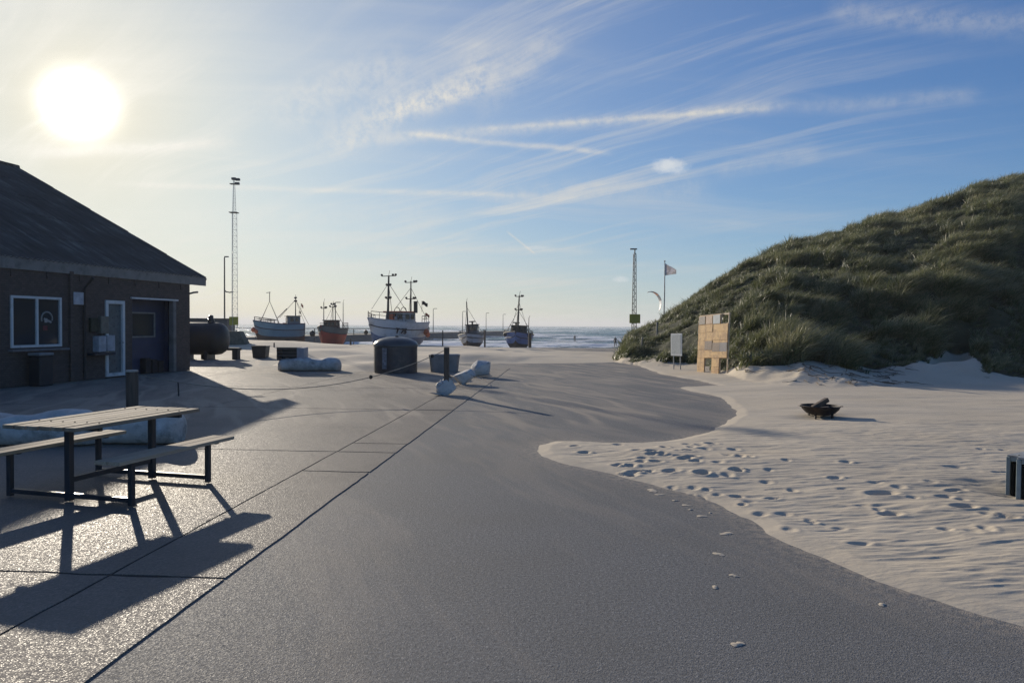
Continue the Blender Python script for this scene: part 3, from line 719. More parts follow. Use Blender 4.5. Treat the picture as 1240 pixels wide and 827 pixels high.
M_DARKROPE = pm('dark_knot', (.03, .03, .03), .9)

# ---------------------------------------------------------------- picnic table
ztop = .788; zs = .487
T0 = G(95.6, 518.7, ztop).xy; T1 = G(246, 494.5, ztop).xy
td = (T1-T0); TL = td.length; td.normalize(); ta = math.atan2(td.y, td.x)-math.pi/2
C0 = G(164, 613).xy; A0 = G(8, 604).xy; C1 = G(255, 585).xy; A1 = G(115, 577).xy
cen = (C0+A0+C1+A1)/4
pt = thing('picnic_table', 'long wooden slatted picnic table with two attached benches on dark steel frames', 'picnic table', (cen.x, cen.y, .02), ta)
W2 = Matrix.Rotation(-ta, 2)
def loc(p): return W2 @ (Vector(p)-cen)
l0 = loc(T0); l1 = loc(T1); fr = [loc(C0), loc(A0), loc(C1), loc(A1)]
xR = (fr[0].x+fr[2].x)/2; xL = (fr[1].x+fr[3].x)/2; yN = (fr[0].y+fr[1].y)/2; yF = (fr[2].y+fr[3].y)/2
tx1 = (l0.x+l1.x)/2; tw = .86; tcx = (xL+xR)/2
tx1 = tcx+tw/2
ty0 = l0.y; ty1 = l1.y
print('TABLE', xL, xR, yN, yF, tx1, ty0, ty1, TL)
m = MB()
for k in range(6):
    w = tw/6; x = tx1-tw+w*(k+.5); m.box((x, (ty0+ty1)/2+.006*math.sin(k*3), ztop-.040+.002*math.sin(k*5)), (w-.02, ty1-ty0, .036))
m.build('tabletop', M_PLANK, pt, bevel=.003)
for sx, x in ((-1, xL), (1, xR)):
    m = MB()
    for k in (-1, 1): m.box((x+k*.072, (ty0+ty1)/2+.03, zs-.035), (.135, (ty1-ty0)*.98, .036))
    m.build('bench', M_PLANK, pt, bevel=.003)
for y in (yN, yF):
    f = MB(); t = .05
    f.box((xL, y, (zs-.055)/2), (t, t, zs-.055)).box((xR, y, (zs-.055)/2), (t, t, zs-.055))
    f.box((tcx, y, (ztop-.10)/2+.001), (t+.012, t+.012, ztop-.10))
    f.box(((xL+tcx)/2, y, .052), (tcx-xL-t-.012, t-.004, .045)).box(((xR+tcx)/2, y, .052), (xR-tcx-t-.012, t-.004, .045))
    f.box((tcx, y, ztop-.08), (tw-.10, .045, .036)).box((xL, y, zs-.06+.0), (.25, .045, .012)).box((xR, y, zs-.06), (.25, .045, .012))
    f.build('frame', M_STEEL, pt, bevel=.004)
M_RUSTB = pm('dull_bolt', (.05, .04, .035), .9, spec=.1)
for y in (yN, yF):
    for k in range(6): MB().lathe([(.009, 0), (.009, .004), (.004, .006)], 8, Matrix.Translation((tx1-tw+tw/6*(k+.5), y, ztop-.022+.002*math.sin(k*5)))).build('bolt', M_RUSTB, pt)
f = MB(); f.bar((tcx-.0, yN+.04, .20), (tcx, yF-.04, .20), .035, .05); f.build('stretcher', M_STEEL, pt, bevel=.003)

# ---------------------------------------------------------------- lumpy white concrete / rock barriers
def lumpy(L, W, Ht, seed, nseg=34, nr_=20, taper=.35, sag=.0):
    rings = []
    for i in range(nseg+1):
        t = i/nseg; x = (t-.5)*L
        e = min(t, 1-t)*L; k = min(1, (e/(W*taper+1e-6))) ; k = math.sqrt(max(0, 1-(1-k)**2)) if k < 1 else 1
        k = max(k, .05); ring = []
        for j in range(nr_):
            a = 2*math.pi*j/nr_; ca, sa = math.cos(a), math.sin(a)
            y = math.copysign(abs(ca)**.75, ca)*W/2*k; z = Ht*.5+math.copysign(abs(sa)**.8, sa)*Ht*.5*(k if sa > 0 else 1)
            n = float(fbm(np.array([x*2.0+seed]), np.array([y*3+z*2.5]), 3, seed)[0])-.5
            n2 = float(fbm(np.array([x*5.0+seed]), np.array([y*6+z*6]), 3, seed+9)[0])-.5
            y *= 1+n*.45+n2*.25; z = z*(1+n*.5+n2*.22+.06*math.sin(x*5+seed)) if z > .06 else z*.2
            ring.append((x+.04*n, y, z))
        rings.append(ring)
    m = MB(); m.loft(rings); return m
def barrier(px0, px1, py, W, Ht, seed, label, rz=None, taper=.35, name='concrete_barrier', group='white concrete barriers edging the apron'):
    a = G(px0, py); b = G(px1, py) if not isinstance(px1, tuple) else G(*px1)
    L = (b-a).length; c = (a+b)/2; ang = math.atan2(b.y-a.y, b.x-a.x)
    o = lumpy(L, W, Ht, seed, taper=taper).build(name, M_BARR, smooth=True, sub=1)
    o.location = (c.x, c.y+W/2, .02); o.rotation_euler = (0, 0, ang); tag(o, label, 'barrier', group); return o
barrier(108, 211, 541, .62, .42, 1, 'rounded white concrete barrier behind the right half of the picnic table')
barrier(-75, 104, 543, .6, .44, 5, 'lumpy white concrete barrier behind the left half of the picnic table')
lb = barrier(332, 411, 450, .8, .46, 9, 'long low pale barrier with a dark box on its left end')
import bmesh
def rock(dims, seed, n=15, top=1.0):
    r = random.Random(seed); bm = bmesh.new()
    for k in range(n):
        a = r.uniform(0, 2*math.pi); z = r.uniform(-1, 1); q = math.sqrt(1-z*z*.8); f = 1 if z < .2 else top
        bm.verts.new((q*math.cos(a)*dims[0]/2*f, q*math.sin(a)*dims[1]/2*f, (z*.5+.5)*dims[2]))
    bmesh.ops.convex_hull(bm, input=bm.verts)
    for v in [v for v in bm.verts if not v.link_faces]: bm.verts.remove(v)
    bmesh.ops.bevel(bm, geom=bm.edges[:], offset=.05, segments=2, affect='EDGES', profile=.6)
    bmesh.ops.triangulate(bm, faces=bm.faces[:]); bmesh.ops.subdivide_edges(bm, edges=bm.edges[:], cuts=2, use_grid_fill=True)
    for v in bm.verts:
        x, y, z = v.co; q = float(fbm(np.array([x*4+seed]), np.array([y*4+z*5]), 3, seed)[0])-.5; v.co *= 1+q*.16
    me = bpy.data.meshes.new('rock'); bm.to_mesh(me); bm.free(); me.materials.append(M_BARR)
    for p in me.polygons: p.use_smooth = True
    return me
# ---- two lying lumps by the asphalt edge
for (px, py, L, W, Ht, rz, seed, lab) in [(557, 466, .95, .5, .46, .85, 3, 'pale concrete lump lying nearest behind the rope post'), (578, 457, 1.0, .62, .56, .75, 4, 'pale concrete lump lying tilted just beyond its twin')]:
    c = G(px, py); o = bpy.data.objects.new('concrete_lump', rock((L, W*1.1, Ht*1.1), seed)); COL.objects.link(o)
    o.location = (c.x+.1, c.y+.3, -.01); o.rotation_euler = (.15, -.18, rz); tag(o, lab, 'concrete block', 'loose concrete lumps beside the apron edge')
# ---- rope post in its concrete foot
c = G(539, 479); PB = thing('rope_post', 'dark square timber post set in a rounded pale concrete foot', 'post', (c.x, c.y+.15, 0))
o = bpy.data.objects.new('concrete_foot', rock((.62, .6, .54), 12, 22, .62)); COL.objects.link(o); o.parent = PB; o.location.z = -.03
MB().box((.02, 0, .76), (.13, .13, .86)).build('timber_post', M_POST, PB, bevel=.008)
# ---- near wooden post with pale top
c = G(160, 508); P1 = thing('wooden_post', 'stout brown wooden post with pale sawn top behind the picnic table', 'post', (c.x, c.y, .0))
hh = (c.y/F)*(508-448)
m = MB(); m.lathe([(.105, 0), (.102, .3), (.105, .6), (.102, hh-.03)], 18, fn=lambda t, z: 1+.03*math.sin(3*t+z*2)); m.build('post_shaft', M_POST, P1, smooth=True)
m = MB(); m.lathe([(.103, hh-.03), (.107, hh-.028), (.107, hh-.004), (.09, hh+.004)], 18); m.build('post_top', pm('sawn_top', (.40, .36, .30), .8), P1, smooth=True)
# ---- rope
pA = Vector((c.x+.1, c.y, hh-.08)); q = PB.location; pBv = Vector((q.x-.06, q.y, 1.10))
pts = []
for i in range(41):
    t = i/40; p = pA.lerp(pBv, t); p.z -= 4*.56*t*(1-t); pts.append(p)
tag(MB().tube(pts, .009, 6).build('rope', M_ROPE, smooth=True), 'sagging rope strung from the wooden post to the concrete-footed post', 'rope')
for i in (28, 38): 
    p = pts[i]; m = MB(); m.lathe([(.0, -.05), (.035, -.03), (.045, .0), (.035, .035), (.0, .05)], 10, close=False)
    o = m.build('rope_float', M_DARKROPE, smooth=True); o.location = p; tag(o, ['dark float threaded on the rope in front of the domed tank', 'dark float threaded on the rope beside the timber post'][i == 38], 'float', 'floats threaded on the rope')
p = pts[4]; o = MB().bar((0, 0, .0), (.01, 0, -.26), .045, .01).build('ribbon', M_DARKROPE); o.location = p; tag(o, 'short dark ribbon hanging from the rope near the wooden post', 'ribbon')

# ---------------------------------------------------------------- dark domed tank
c = G(475, 453); R = 26/F*(c.y+.8); dt = thing('domed_container', 'dark round waste container with a wide domed lid standing on drifted sand', 'container', (c.x, c.y+R, 0))
hb = 36/F*c.y*.97
m = MB(); m.lathe([(R*.985, -.05), (R, .1), (R, hb)], 48, close=False, fn=lambda t, z: 1+.006*math.cos(24*t)); m.build('drum', pm('dark_container', (.030, .034, .042), .45, 0, .3, 3, .2, dirt=(.09, .085, .08)), dt, smooth=True)
m = MB(); m.lathe([(R*1.0, hb-.06), (R*1.035, hb-.05), (R*1.04, hb+.02), (R*.93, hb+.13), (R*.74, hb+.21), (R*.45, hb+.27), (R*.12, hb+.295), (0.02, hb+.30)], 48); m.build('domed_lid', pm('lid_plastic', (.06, .068, .075), .38, 0, .2, 3, .1), dt, smooth=True)
m = MB(); m.box((-.28, -R-.004, .55), (.16, .02, .75)); m.build('label_plate', pm('faded_label', (.16, .17, .19), .6, 0, .5, 12), dt, bevel=.004)
MB().box((.05, 0, hb+.31), (.1, .3, .05)).build('lid_handle', M_BLACKP, dt, bevel=.01)
# ---- grey tapered bin behind rope post
c = G(537, 451); gb = thing('grey_tub', 'low grey plastic fish tub behind the timber rope post', 'tub', (c.x, c.y+.4, 0))
w = 36/F*c.y; m = MB(); rings = []
for z, k in ((0, .90), (.05, .92), (.50, 1.0), (.56, 1.03), (.60, 1.03)):
    ring = []
    for j in range(24):
        a = 2*math.pi*j/24; ring.append((math.copysign(abs(math.cos(a))**.35, math.cos(a))*w/2*k, math.copysign(abs(math.sin(a))**.35, math.sin(a))*.42*k, z))
    rings.append(ring)
m.loft(rings); m.build('tub_body', M_GREY, gb, smooth=True)
m = MB(); m.loft([[(x*1.02, y*1.03, .605) for x, y, z in rings[-1]], [(x*1.02, y*1.03, .64) for x, y, z in rings[-1]], [(x*.9, y*.85, .67) for x, y, z in rings[-1]]]); m.build('tub_lid', M_GREY, gb, smooth=True)
# ---- black square tub
c = G(313, 434); tb = thing('black_tub', 'black tapered plastic tub standing open on the apron', 'tub', (c.x, c.y+.35, .02))
m = MB(); w = 16/F*c.y/2; h_ = 14/F*c.y
vs = [(-w*.9, -w*.8, 0), (w*.9, -w*.8, 0), (w*.9, w*.8, 0), (-w*.9, w*.8, 0), (-w*1.05, -w*.95, h_), (w*1.05, -w*.95, h_), (w*1.05, w*.95, h_), (-w*1.05, w*.95, h_)]
m._add(vs, [(0, 3, 2, 1), (0, 1, 5, 4), (1, 2, 6, 5), (2, 3, 7, 6), (3, 0, 4, 7)]); m.build('tub_wall', M_BLACKP, tb, solid=.03)
m = MB(); 
for (x, y, dx, dy) in [(0, -w*.97, w*2.2, .05), (0, w*.97, w*2.2, .05)]: m.box((x, y, h_), (dx, dy, .05))
for x in (-w*1.07, w*1.07): m.box((x, 0, h_), (.05, w*1.88, .05))
m.build('tub_rim', M_BLACKP, tb, bevel=.008)
# ---- open dark box on the barrier
c = G(350, 450); z0 = .40; bx = thing('crate_box', 'dark open-fronted crate with a pale end board on the low barrier', 'crate', (c.x, c.y+.45, z0))
bw = 34/F*c.y; bh = 16/F*c.y
m = MB(); m.box((-.12, .28, bh/2), (bw-.28, .03, bh)).box((-.12, 0, .015), (bw-.28, .53, .03)).box((-.12, 0, bh-.015), (bw-.24, .58, .03)).box((-bw/2+.015, 0, bh/2), (.03, .53, bh-.06)); m.build('crate_shell', M_BLACKP, bx, bevel=.004)
MB().box((bw/2-.14, -.02, bh/2-.01), (.26, .6, bh-.0)).build('end_board', pm('grey_board', (.30, .30, .33), .7), bx, bevel=.01)
m = MB(); 
for k in range(4): m.box((-.12, -.26, .06+k*(bh-.12)/3), (bw-.30, .02, .035))
m.build('slat', pm('grey_slat', (.10, .10, .10), .8), bx)
# ---- fire bowl
c = G(998, 509); R = 23/F*c.y; fb = thing('fire_bowl', 'rusty black steel fire bowl on short legs half sunk in sand', 'fire bowl', (c.x, c.y+R*.5, -.10+ground_z(c.x, c.y)*.9))
M_RUST = pm('burnt_steel', (.018, .014, .013), .6, .4, .4, 10, .4, 40, dirt=(.045, .022, .014))
m = MB(); prof = [(.02, .10), (R*.45, .105), (R*.72, .14), (R*.92, .21), (R*1.0, .27), (R*1.03, .275), (R*1.0, .285), (R*.9, .235), (R*.68, .165), (R*.4, .135), (.02, .13)]
m.lathe(prof, 40); m.build('bowl', M_RUST, fb, smooth=True)
for k in range(4):
    a = math.pi/4+k*math.pi/2; m = MB(); m.bar((math.cos(a)*R*.62, math.sin(a)*R*.62, .16), (math.cos(a)*R*.66, math.sin(a)*R*.66, -.03), .05, .03); m.build('leg', M_RUST, fb)
for s_ in (-1, 1): MB().tube([(s_*R*.98, -.06, .27), (s_*R*1.14, -.05, .27), (s_*R*1.14, .05, .27), (s_*R*.98, .06, .27)], .008, 6).build('handle', M_RUST, fb)
lg = MB(); lg.bar((-.17, -.02, .0), (.17, .02, .10), .10, .085); o = lg.build('log', pm('split_wood', (.10, .075, .055), .85, 0, .5, 6, .5, 40, stretch=(1, 8, 8)), bevel=.01)
o.location = (fb.location.x-.02, fb.location.y-.05, fb.location.z+.27); o.rotation_euler = (0, -.18, .1); tag(o, 'charred split log leaning across the fire bowl rim', 'log')
o2 = MB().bar((-.14, 0, 0), (.15, .03, .02), .08, .07).build('log', pm('split_wood', (0, 0, 0)), bevel=.01); o2.location = (fb.location.x+.05, fb.location.y+.05, fb.location.z+.20); tag(o2, 'blackened log lying low inside the fire bowl', 'log')
# ---- slatted sand-blown bins at the right edge
M_BFR = pm('blue_grey_frame', (.22, .28, .30), .6, 0, .2, 8, .3, dirt=(.13, .15, .15)); M_BSL = pm('dark_slats', (.018, .019, .018), .9, 0, .4, 5, .5, 50, stretch=(8, 8, .7), spec=.08)
def bin_box(px, py, w, dpt, hgt, rz, lab, sticker):
    c = G(px, py); t = thing('slatted_bin', lab, 'litter bin', (c.x, c.y, .0), rz, 'slatted litter bins sunk in sand')
    f = MB()
    for x in (0, w):
        for y in (0, dpt): f.box((x, y, hgt/2), (.04, .04, hgt))
    for y in (0, dpt): f.box((w/2, y, hgt-.02), (w-.041, .03, .045))
    for x in (0, w): f.box((x, dpt/2, hgt-.02), (.03, dpt-.041, .045))
    f.build('bin_frame', M_BFR, t, bevel=.003)
    for (a, b, n, ax) in ((0, w, 6, 0), (0, dpt, 6, 1)):
        for off in ((0, dpt) if ax == 0 else (0, w)):
            s = MB(); L = (b-.04)/n
            for k in range(n):
                p = .02+L*(k+.5)
                s.box((p, off, hgt/2-.03) if ax == 0 else (off, p, hgt/2-.03), (L-.008, .018, hgt-.06) if ax == 0 else (.018, L-.008, hgt-.06))
            s.build('slat_panel', M_BSL, t)
    lid = MB(); lid.box((w/2, dpt/2, hgt+.012), (w+.03, dpt+.03, .018)); lid.box((w*.35, dpt/2, hgt+.026), (.05, dpt*.9, .012)); lid.build('bin_lid', pm('pale_lid', (.34, .35, .34), .7, 0, .3, 12, .3, dirt=(.12, .12, .12)), t, bevel=.003)
    if sticker: MB().box((.11, -.0125, hgt-.13), (.06, .004, .14)).build('sticker', pm('pale_sticker', (.62, .54, .52), .6), t)
    return t
bin_box(1221, 603, .27, .36, .43, -1.0, 'slatted bin with a pink sticker at the right edge', True)
bin_box(1233, 614, .34, .5, .47, -.75, 'nearer dark slatted bin cut off by the right edge', False)
# ================================================================ building on the left
cf = G(230, 449).xy; lf = G(0, 471).xy
wd = (lf-cf); WLEN = 30.0; wd.normalize()            # along the wall toward the camera side (local +x)
ha = math.atan2(wd.y, wd.x)
hs = thing('harbour_building', 'dark low timber building with corrugated gable roof and white framed openings', 'building', (cf.x, cf.y, .02), ha)
# local: x along the long wall from the far corner toward the viewer's left, y positive = outward (right of the photo)
Mi = Matrix.Rotation(-ha, 3, 'Z')
def hl(p): return Mi @ (Vector(p)-Vector((cf.x, cf.y, .02)))
out = 1 if (Mi @ Vector((1, 0, 0))).y > 0 else -1
def onwall(px, py):
    """local (x, z) where the line of sight meets the wall plane"""
    d = ray(px, py); o = Vector((0, 0, H)); lo = Mi @ (o-Vector((cf.x, cf.y, .02))); ld = Mi @ d
    t = -lo.y/ld.y; p = lo+ld*t; return p.x, p.z
print('HOUSE out', out, onwall(230, 342), onwall(0, 318), onwall(12, 357), onwall(127, 363), onwall(160, 358))
M_BRICK, nt = newmat('dark_boarding')
br = nt.noise(nt.mapping(nt.obj, scale=(7, 1, 1)), 1, 1); g = nt.noise(nt.mapping(nt.obj, scale=(16, 16, 1.2)), 1.6, 5, .65)
brk = nt.add('ShaderNodeTexBrick'); nt.put(brk.inputs['Vector'], nt.mapping(nt.obj, rot=(math.pi/2, 0, 0))); brk.inputs['Scale'].default_value = 4.2; brk.inputs['Mortar Size'].default_value = .018
brk.inputs['Color1'].default_value = (.078, .060, .050, 1); brk.inputs['Color2'].default_value = (.115, .086, .070, 1); brk.inputs['Mortar'].default_value = (.058, .048, .042, 1)
c_ = nt.mix(nt.m('MULTIPLY', nt.sm(g, .45, .7), .4), brk.outputs['Color'], (.075, .066, .060))
nt.put(nt.b.inputs['Base Color'], c_); nt.b.inputs['Roughness'].default_value = .85
nt.put(nt.b.inputs['Normal'], nt.bump(brk.outputs['Fac'], -.4, .01))
M_WHITE = pm('white_frame', (.62, .63, .62), .5, 0, .06, 5, .05, dirt=(.45, .45, .43))
M_GLASS, nt = newmat('window_glass'); nt.b.inputs['Base Color'].default_value = (.035, .042, .05, 1); nt.b.inputs['Roughness'].default_value = .06; nt.b.inputs['Specular IOR Level'].default_value = .6
M_FASC = pm('weathered_fascia', (.22, .21, .19), .7, 0, .15, 4, .2, dirt=(.12, .11, .10))
M_BLUE = pm('dark_blue_door', (.045, .055, .10), .55, 0, .2, 3, .1)
EH = 3.22                       # eaves height
xe, ze = onwall(230, 342); EH = ze
# openings, in wall coordinates (x0, x1, z0, z1)
def rect(px0, px1, ytop0, ybot0):
    a = onwall(px1, ytop0); b = onwall(px0, ybot0); return a[0], b[0], b[1], a[1]
wx0, wx1 = onwall(73.5, 380)[0], onwall(12, 380)[0]; wz1 = onwall(43, 359)[1]; wz0 = onwall(43, 420.5)[1]
dx0, dx1 = onwall(150, 400)[0], onwall(127, 400)[0]; dz1 = onwall(138, 364)[1]
gx0, gx1 = onwall(213, 400)[0], onwall(160, 400)[0]; gz1 = onwall(187, 362)[1]
TH = .28
wall = MB()
def wseg(x0, x1, z0, z1): 
    if x1 > x0+.001 and z1 > z0+.001: wall.box(((x0+x1)/2, -TH/2*out, (z0+z1)/2), (x1-x0, TH, z1-z0))
wseg(0, gx0, 0, EH); wseg(gx0, gx1, gz1, EH); wseg(gx1, dx0, 0, EH); wseg(dx0, dx1, dz1, EH); wseg(dx1, wx0, 0, EH); wseg(wx0, wx1, wz1, EH); wseg(wx0, wx1, 0, wz0); wseg(wx1, WLEN, 0, EH)
wall.build('wall', M_BRICK, hs)
# roof geometry from the verge silhouette
p_eave = at(250, 337, cf.y+.9); le = hl(p_eave); ov = abs(le.y); gov = -le.x
rd_ = ray(21, 203); lo = Mi @ (Vector((0, 0, H))-Vector((cf.x, cf.y, .02))); ld = Mi @ rd_
t_ = (-gov-lo.x)/ld.x; rp = lo+ld*t_                   # ridge end lies in the verge plane
RY, RZ = rp.y, rp.z; EY = ov*out; EZ = le.z
print('ROOF eave', le, 'ridge', rp)
# gable wall behind + back wall
BW = 2*abs(RY)
gab = MB(); gab.box((TH/2, -out*(BW/2+TH/2+.0), EH/2), (TH, BW-TH*1.0-.01, EH)); 
slope = (RZ-EZ)/(abs(RY)+ov)
gz = lambda y: EZ+slope*(abs(y)+ov)-.06
o_ = -out
gab.loft([[(0.02, o_*TH, EH), (0.02, o_*(abs(RY)), gz(abs(RY))-.12), (0.02, o_*(BW), EH)], [(TH, o_*TH, EH), (TH, o_*(abs(RY)), gz(abs(RY))-.12), (TH, o_*(BW), EH)]])
gab.box((WLEN/2, o_*(BW+TH*.5+.01), EH/2), (WLEN, TH, EH)); gab.build('gable_wall', M_BRICK, hs)
M_ROOF, nt = newmat('fibre_cement_roof')
n1 = nt.noise(nt.mapping(nt.obj, scale=(5, .5, .5)), 1.2, 6, .7); n2 = nt.noise(nt.obj, .8, 4, .6)
c_ = nt.ramp(nt.m('ADD', nt.m('MULTIPLY', n1, .6), nt.m('MULTIPLY', n2, .4)), [(.38, (.085, .070, .056)), (.54, (.125, .105, .088)), (.70, (.25, .225, .195))])
nt.put(nt.b.inputs['Base Color'], c_); nt.b.inputs['Roughness'].default_value = .9; nt.b.inputs['Specular IOR Level'].default_value = .15; nt.put(nt.b.inputs['Normal'], nt.bump(nt.noise(nt.obj, 14, 4), .3, .01))
def roof_side(sgn):
    """corrugated sheet from eave to ridge; four overlapping courses"""
    m = MB(); n = int((WLEN+gov)/.044); nc = 5
    y0, z0, y1, z1 = EY, EZ, RY, RZ
    if sgn < 0: y0 = RY+(RY-EY)
    for c in range(nc):
        a, b = c/nc, (c+1)/nc+.012
        o = len(m.v)
        for i in range(n+1):
            x = -gov+i*.044; dz = .022*math.cos(i*math.pi/2)+.006*math.sin(x*1.7+c)
            for t, lift in ((a, .018), (b, .0)):
                m.v.append((x, y0+(y1-y0)*t, z0+(z1-z0)*t+dz+lift))
        for i in range(n): m.f.append([o+2*i, o+2*i+2, o+2*i+3, o+2*i+1]); m.mi.append(0)
    return m
rf = roof_side(1).build('roof', M_ROOF, hs, solid=.008); roof_side(-1).build('roof', M_ROOF, hs, solid=.008)
MB().tube([(-gov-.03, RY, RZ+.0), (WLEN, RY, RZ+.0)], .10, 10).build('ridge_cap', M_ROOF, hs, smooth=True)
# fascia, soffit and barge board
m = MB(); m.box((WLEN/2-gov/2, EY-.03*out, EZ-.125), (WLEN+gov, .025, .34)); m.build('fascia', M_FASC, hs, bevel=.003)
m = MB(); m.box((WLEN/2-gov/2+.01, out*(ov/2-.025), EZ-.245), (WLEN+gov, ov-.06, .02)); m.build('soffit', M_FASC, hs)
m = MB(); m.bar((-gov+.012, EY-.02*out, EZ-.10), (-gov+.012, RY, RZ-.10), .03, .17); m.build('barge_board', M_FASC, hs)
for k in range(10): MB().bar((.5+k*1.2, .01*out, EZ-.50), (.5+k*1.2, (ov-.08)*out, EZ-.30), .05, .09).build('bracket', M_BRICK, hs)
# window
def frame(name, x0, x1, z0, z1, w=.06, yo=0, mull=(), mat=M_WHITE, trans=(), d=.06, parent=None):
    m = MB(); y = (yo)*out; cx, cz = (x0+x1)/2, (z0+z1)/2
    m.box((x0+w/2, y, cz), (w, d, z1-z0)).box((x1-w/2, y, cz), (w, d, z1-z0)).box((cx, y, z1-w/2), (x1-x0-2*w, d, w)).box((cx, y, z0+w/2), (x1-x0-2*w, d, w))
    for t in mull: m.box((x0+(x1-x0)*t, y, cz), (w, d-.004, z1-z0-2*w))
    return m.build(name, mat, parent or hs, bevel=.004)
wf = frame('window', wx0, wx1, wz0, wz1, .07, .015, (.5,))
MB().box(((wx0+wx1)/2, -.02*out, (wz0+wz1)/2), (wx1-wx0-.1, .012, wz1-wz0-.1)).build('pane', M_GLASS, wf)
MB().box(((wx0+wx1)/2-.05, .07*out, wz0-.07), (wx1-wx0+.25, .16, .06)).build('sill', pm('sill_stone', (.18, .17, .17), .8), wf, bevel=.005)
# white ring decal with figure on the right hand pane
xr, zr_ = onwall(57, 386); m = MB(); pts = [(xr+.19*math.cos(a), .0, zr_+.19*math.sin(a)) for a in np.linspace(-.4, 3.4, 22)]
m.tube([(x, -.010*out, z) for x, y, z in pts], .022, 6); m.build('ring_sticker', pm('sticker_white', (.30, .30, .29), .6), wf)
m = MB(); m.box((xr+.03, -.010*out, zr_-.05), (.10, .006, .12)).bar((xr-.16, -.010*out, zr_-.10), (xr+.10, -.010*out, zr_+.0), .01, .06, up=(0, 0, 1)).build('bird_sticker', pm('sticker_white', (0, 0, 0)), wf)
MB().box((xr+.06, -.010*out, zr_-.26), (.16, .006, .14)).build('red_sticker', pm('sticker_red', (.12, .02, .025), .6), wf)
# door
df = frame('door', dx0, dx1, .04, dz1, .11, .01, (), d=.08)
MB().box(((dx0+dx1)/2, -.03*out, (dz1+.04)/2), (dx1-dx0-.2, .012, dz1-.24)).build('pane', pm('frosted_door_glass', (.10, .125, .13), .35), df)
MB().bar((dx0+.07, .05*out, 1.1), (dx0+.16, .085*out, 1.1), .02, .02).build('handle', M_STEEL, df)
# recessed gateway with dark blue boards, its window and pale pillar
rec = .50
m = MB(); m.box(((gx0+gx1)/2, -(rec)*out, gz1/2), (gx1-gx0+.4, .06, gz1+.1)); gt = m.build('recessed_wall', M_BLUE, hs)
m = MB(); m.box((gx0-.03, -(rec/2+TH/2)*out, gz1/2), (.06, rec-TH-.06, gz1)).box((gx1+.03, -(rec/2+TH/2)*out, gz1/2), (.06, rec-TH-.06, gz1)).box(((gx0+gx1)/2, -(rec/2+TH/2)*out, gz1+.04), (gx1-gx0, rec-TH-.06, .06)); m.build('recess_side', M_BLUE, hs)
a0 = onwall(199, 395)[0]; a1 = onwall(170, 395)[0]; b1 = onwall(185, 378)[1]; b0 = onwall(185, 409)[1]
sc_ = 1.03
gw = frame('window', a0-.09, a1-.09, b0, b1, .055, -(rec-.06), (), mat=pm('grey_frame', (.22, .22, .21), .6), d=.05)
MB().box(((a0+a1)/2-.09, -(rec-.045)*out, (b0+b1)/2), (a1-a0-.09, .012, b1-b0-.09)).build('pane', M_GLASS, gw)
m = MB(); m.box((gx0+.11, -.05*out, gz1/2), (.16, .18, gz1-.01)); m.build('pillar', pm('pale_pillar', (.17, .165, .16), .7, 0, .2, 4, .2, dirt=(.10, .10, .09)), hs, bevel=.006)
m = MB(); m.box(((gx0+gx1)/2, .03*out, gz1-.01), (gx1-gx0+.15, .05, .055)); m.build('gate_rail', M_WHITE, hs)
for k in range(3):
    o = MB().box((0, 0, .22+.03*k), (.26, .25, .42+.06*k)).build('storage_box', pm('dark_clutter', (.03, .022, .02), .8), bevel=.02)
    p = Vector((cf.x, cf.y, .0))+Matrix.Rotation(ha, 3, 'Z') @ Vector((gx0+.5+k*.34, -(rec-.17)*out, 0)); o.location = p; o.rotation_euler = (0, 0, ha)
    tag(o, ['dark box on the gateway floor nearest the pale pillar', 'middle dark box of three in the recessed gateway', 'tallest dark box on the left in the recessed gateway'][k], 'box', 'dark boxes in the gateway')
# small fittings on the wall
def plate(name, px0, px1, py0, py1, d, mat, lab=None):
    x0 = onwall(px1, py0)[0]; x1 = onwall(px0, py0)[0]; z1 = onwall((px0+px1)/2, py0)[1]; z0 = onwall((px0+px1)/2, py1)[1]
    o = MB().box(((x0+x1)/2, d/2*out, (z0+z1)/2), (abs(x1-x0), d, z1-z0)).build(name, mat, hs, bevel=.008); return o
plate('wall_light', 86, 98, 354, 369, .10, pm('lamp_white', (.42, .43, .46), .5))
ms = pm('meter_white', (.36, .38, .41), .5)
plate('meter_box', 112, 121.5, 407, 426, .22, ms); plate('meter_box', 122.5, 132, 406, 425, .22, ms)
plate('fuse_box', 118, 127, 383, 404, .14, pm('beige_box', (.16, .15, .12), .6)); plate('shelf', 105, 130, 427, 430, .3, M_STEEL)
plate('wreath', 107, 116, 385, 402, .10, pm('dry_wreath', (.05, .05, .03), .9, 0, .5, 20))
xp = onwall(101, 400)[0]; m = MB(); m.tube([(xp, .05*out, .02), (xp, .05*out, EH-.5), (xp, .35*out, EH-.16)], .04, 8); m.build('downpipe', pm('pipe_brown', (.04, .035, .033), .6), hs, smooth=True)
xp = onwall(85, 400)[0]; m = MB(); m.box((xp, .04*out, EH/2), (.13, .08, EH-.02)); m.build('wall_post', M_BRICK, hs)
m = MB(); z = EH-.15; m.tube([(-.02, -.05*out, EH-.42), (-.25, .0*out, EH-.36), (-.45, .02*out, EH-.34)], .035, 8); m.build('overflow_pipe', M_STEEL, hs, smooth=True)
# bin under the window
x0 = onwall(50, 440)[0]; p = Vector((cf.x, cf.y, .02))+Matrix.Rotation(ha, 3, 'Z') @ Vector((x0+.35, out*.32, 0))
wb = thing('wall_bin', 'dark litter bin standing below the white framed window', 'litter bin', p, ha)
m = MB(); m.box((0, 0, .40), (.46, .36, .80)); m.build('bin_body', M_BLACKP, wb, bevel=.02)
m = MB(); m.box((0, 0, .86), (.50, .40, .08)); m.build('bin_lid', M_GREY, wb, bevel=.02)
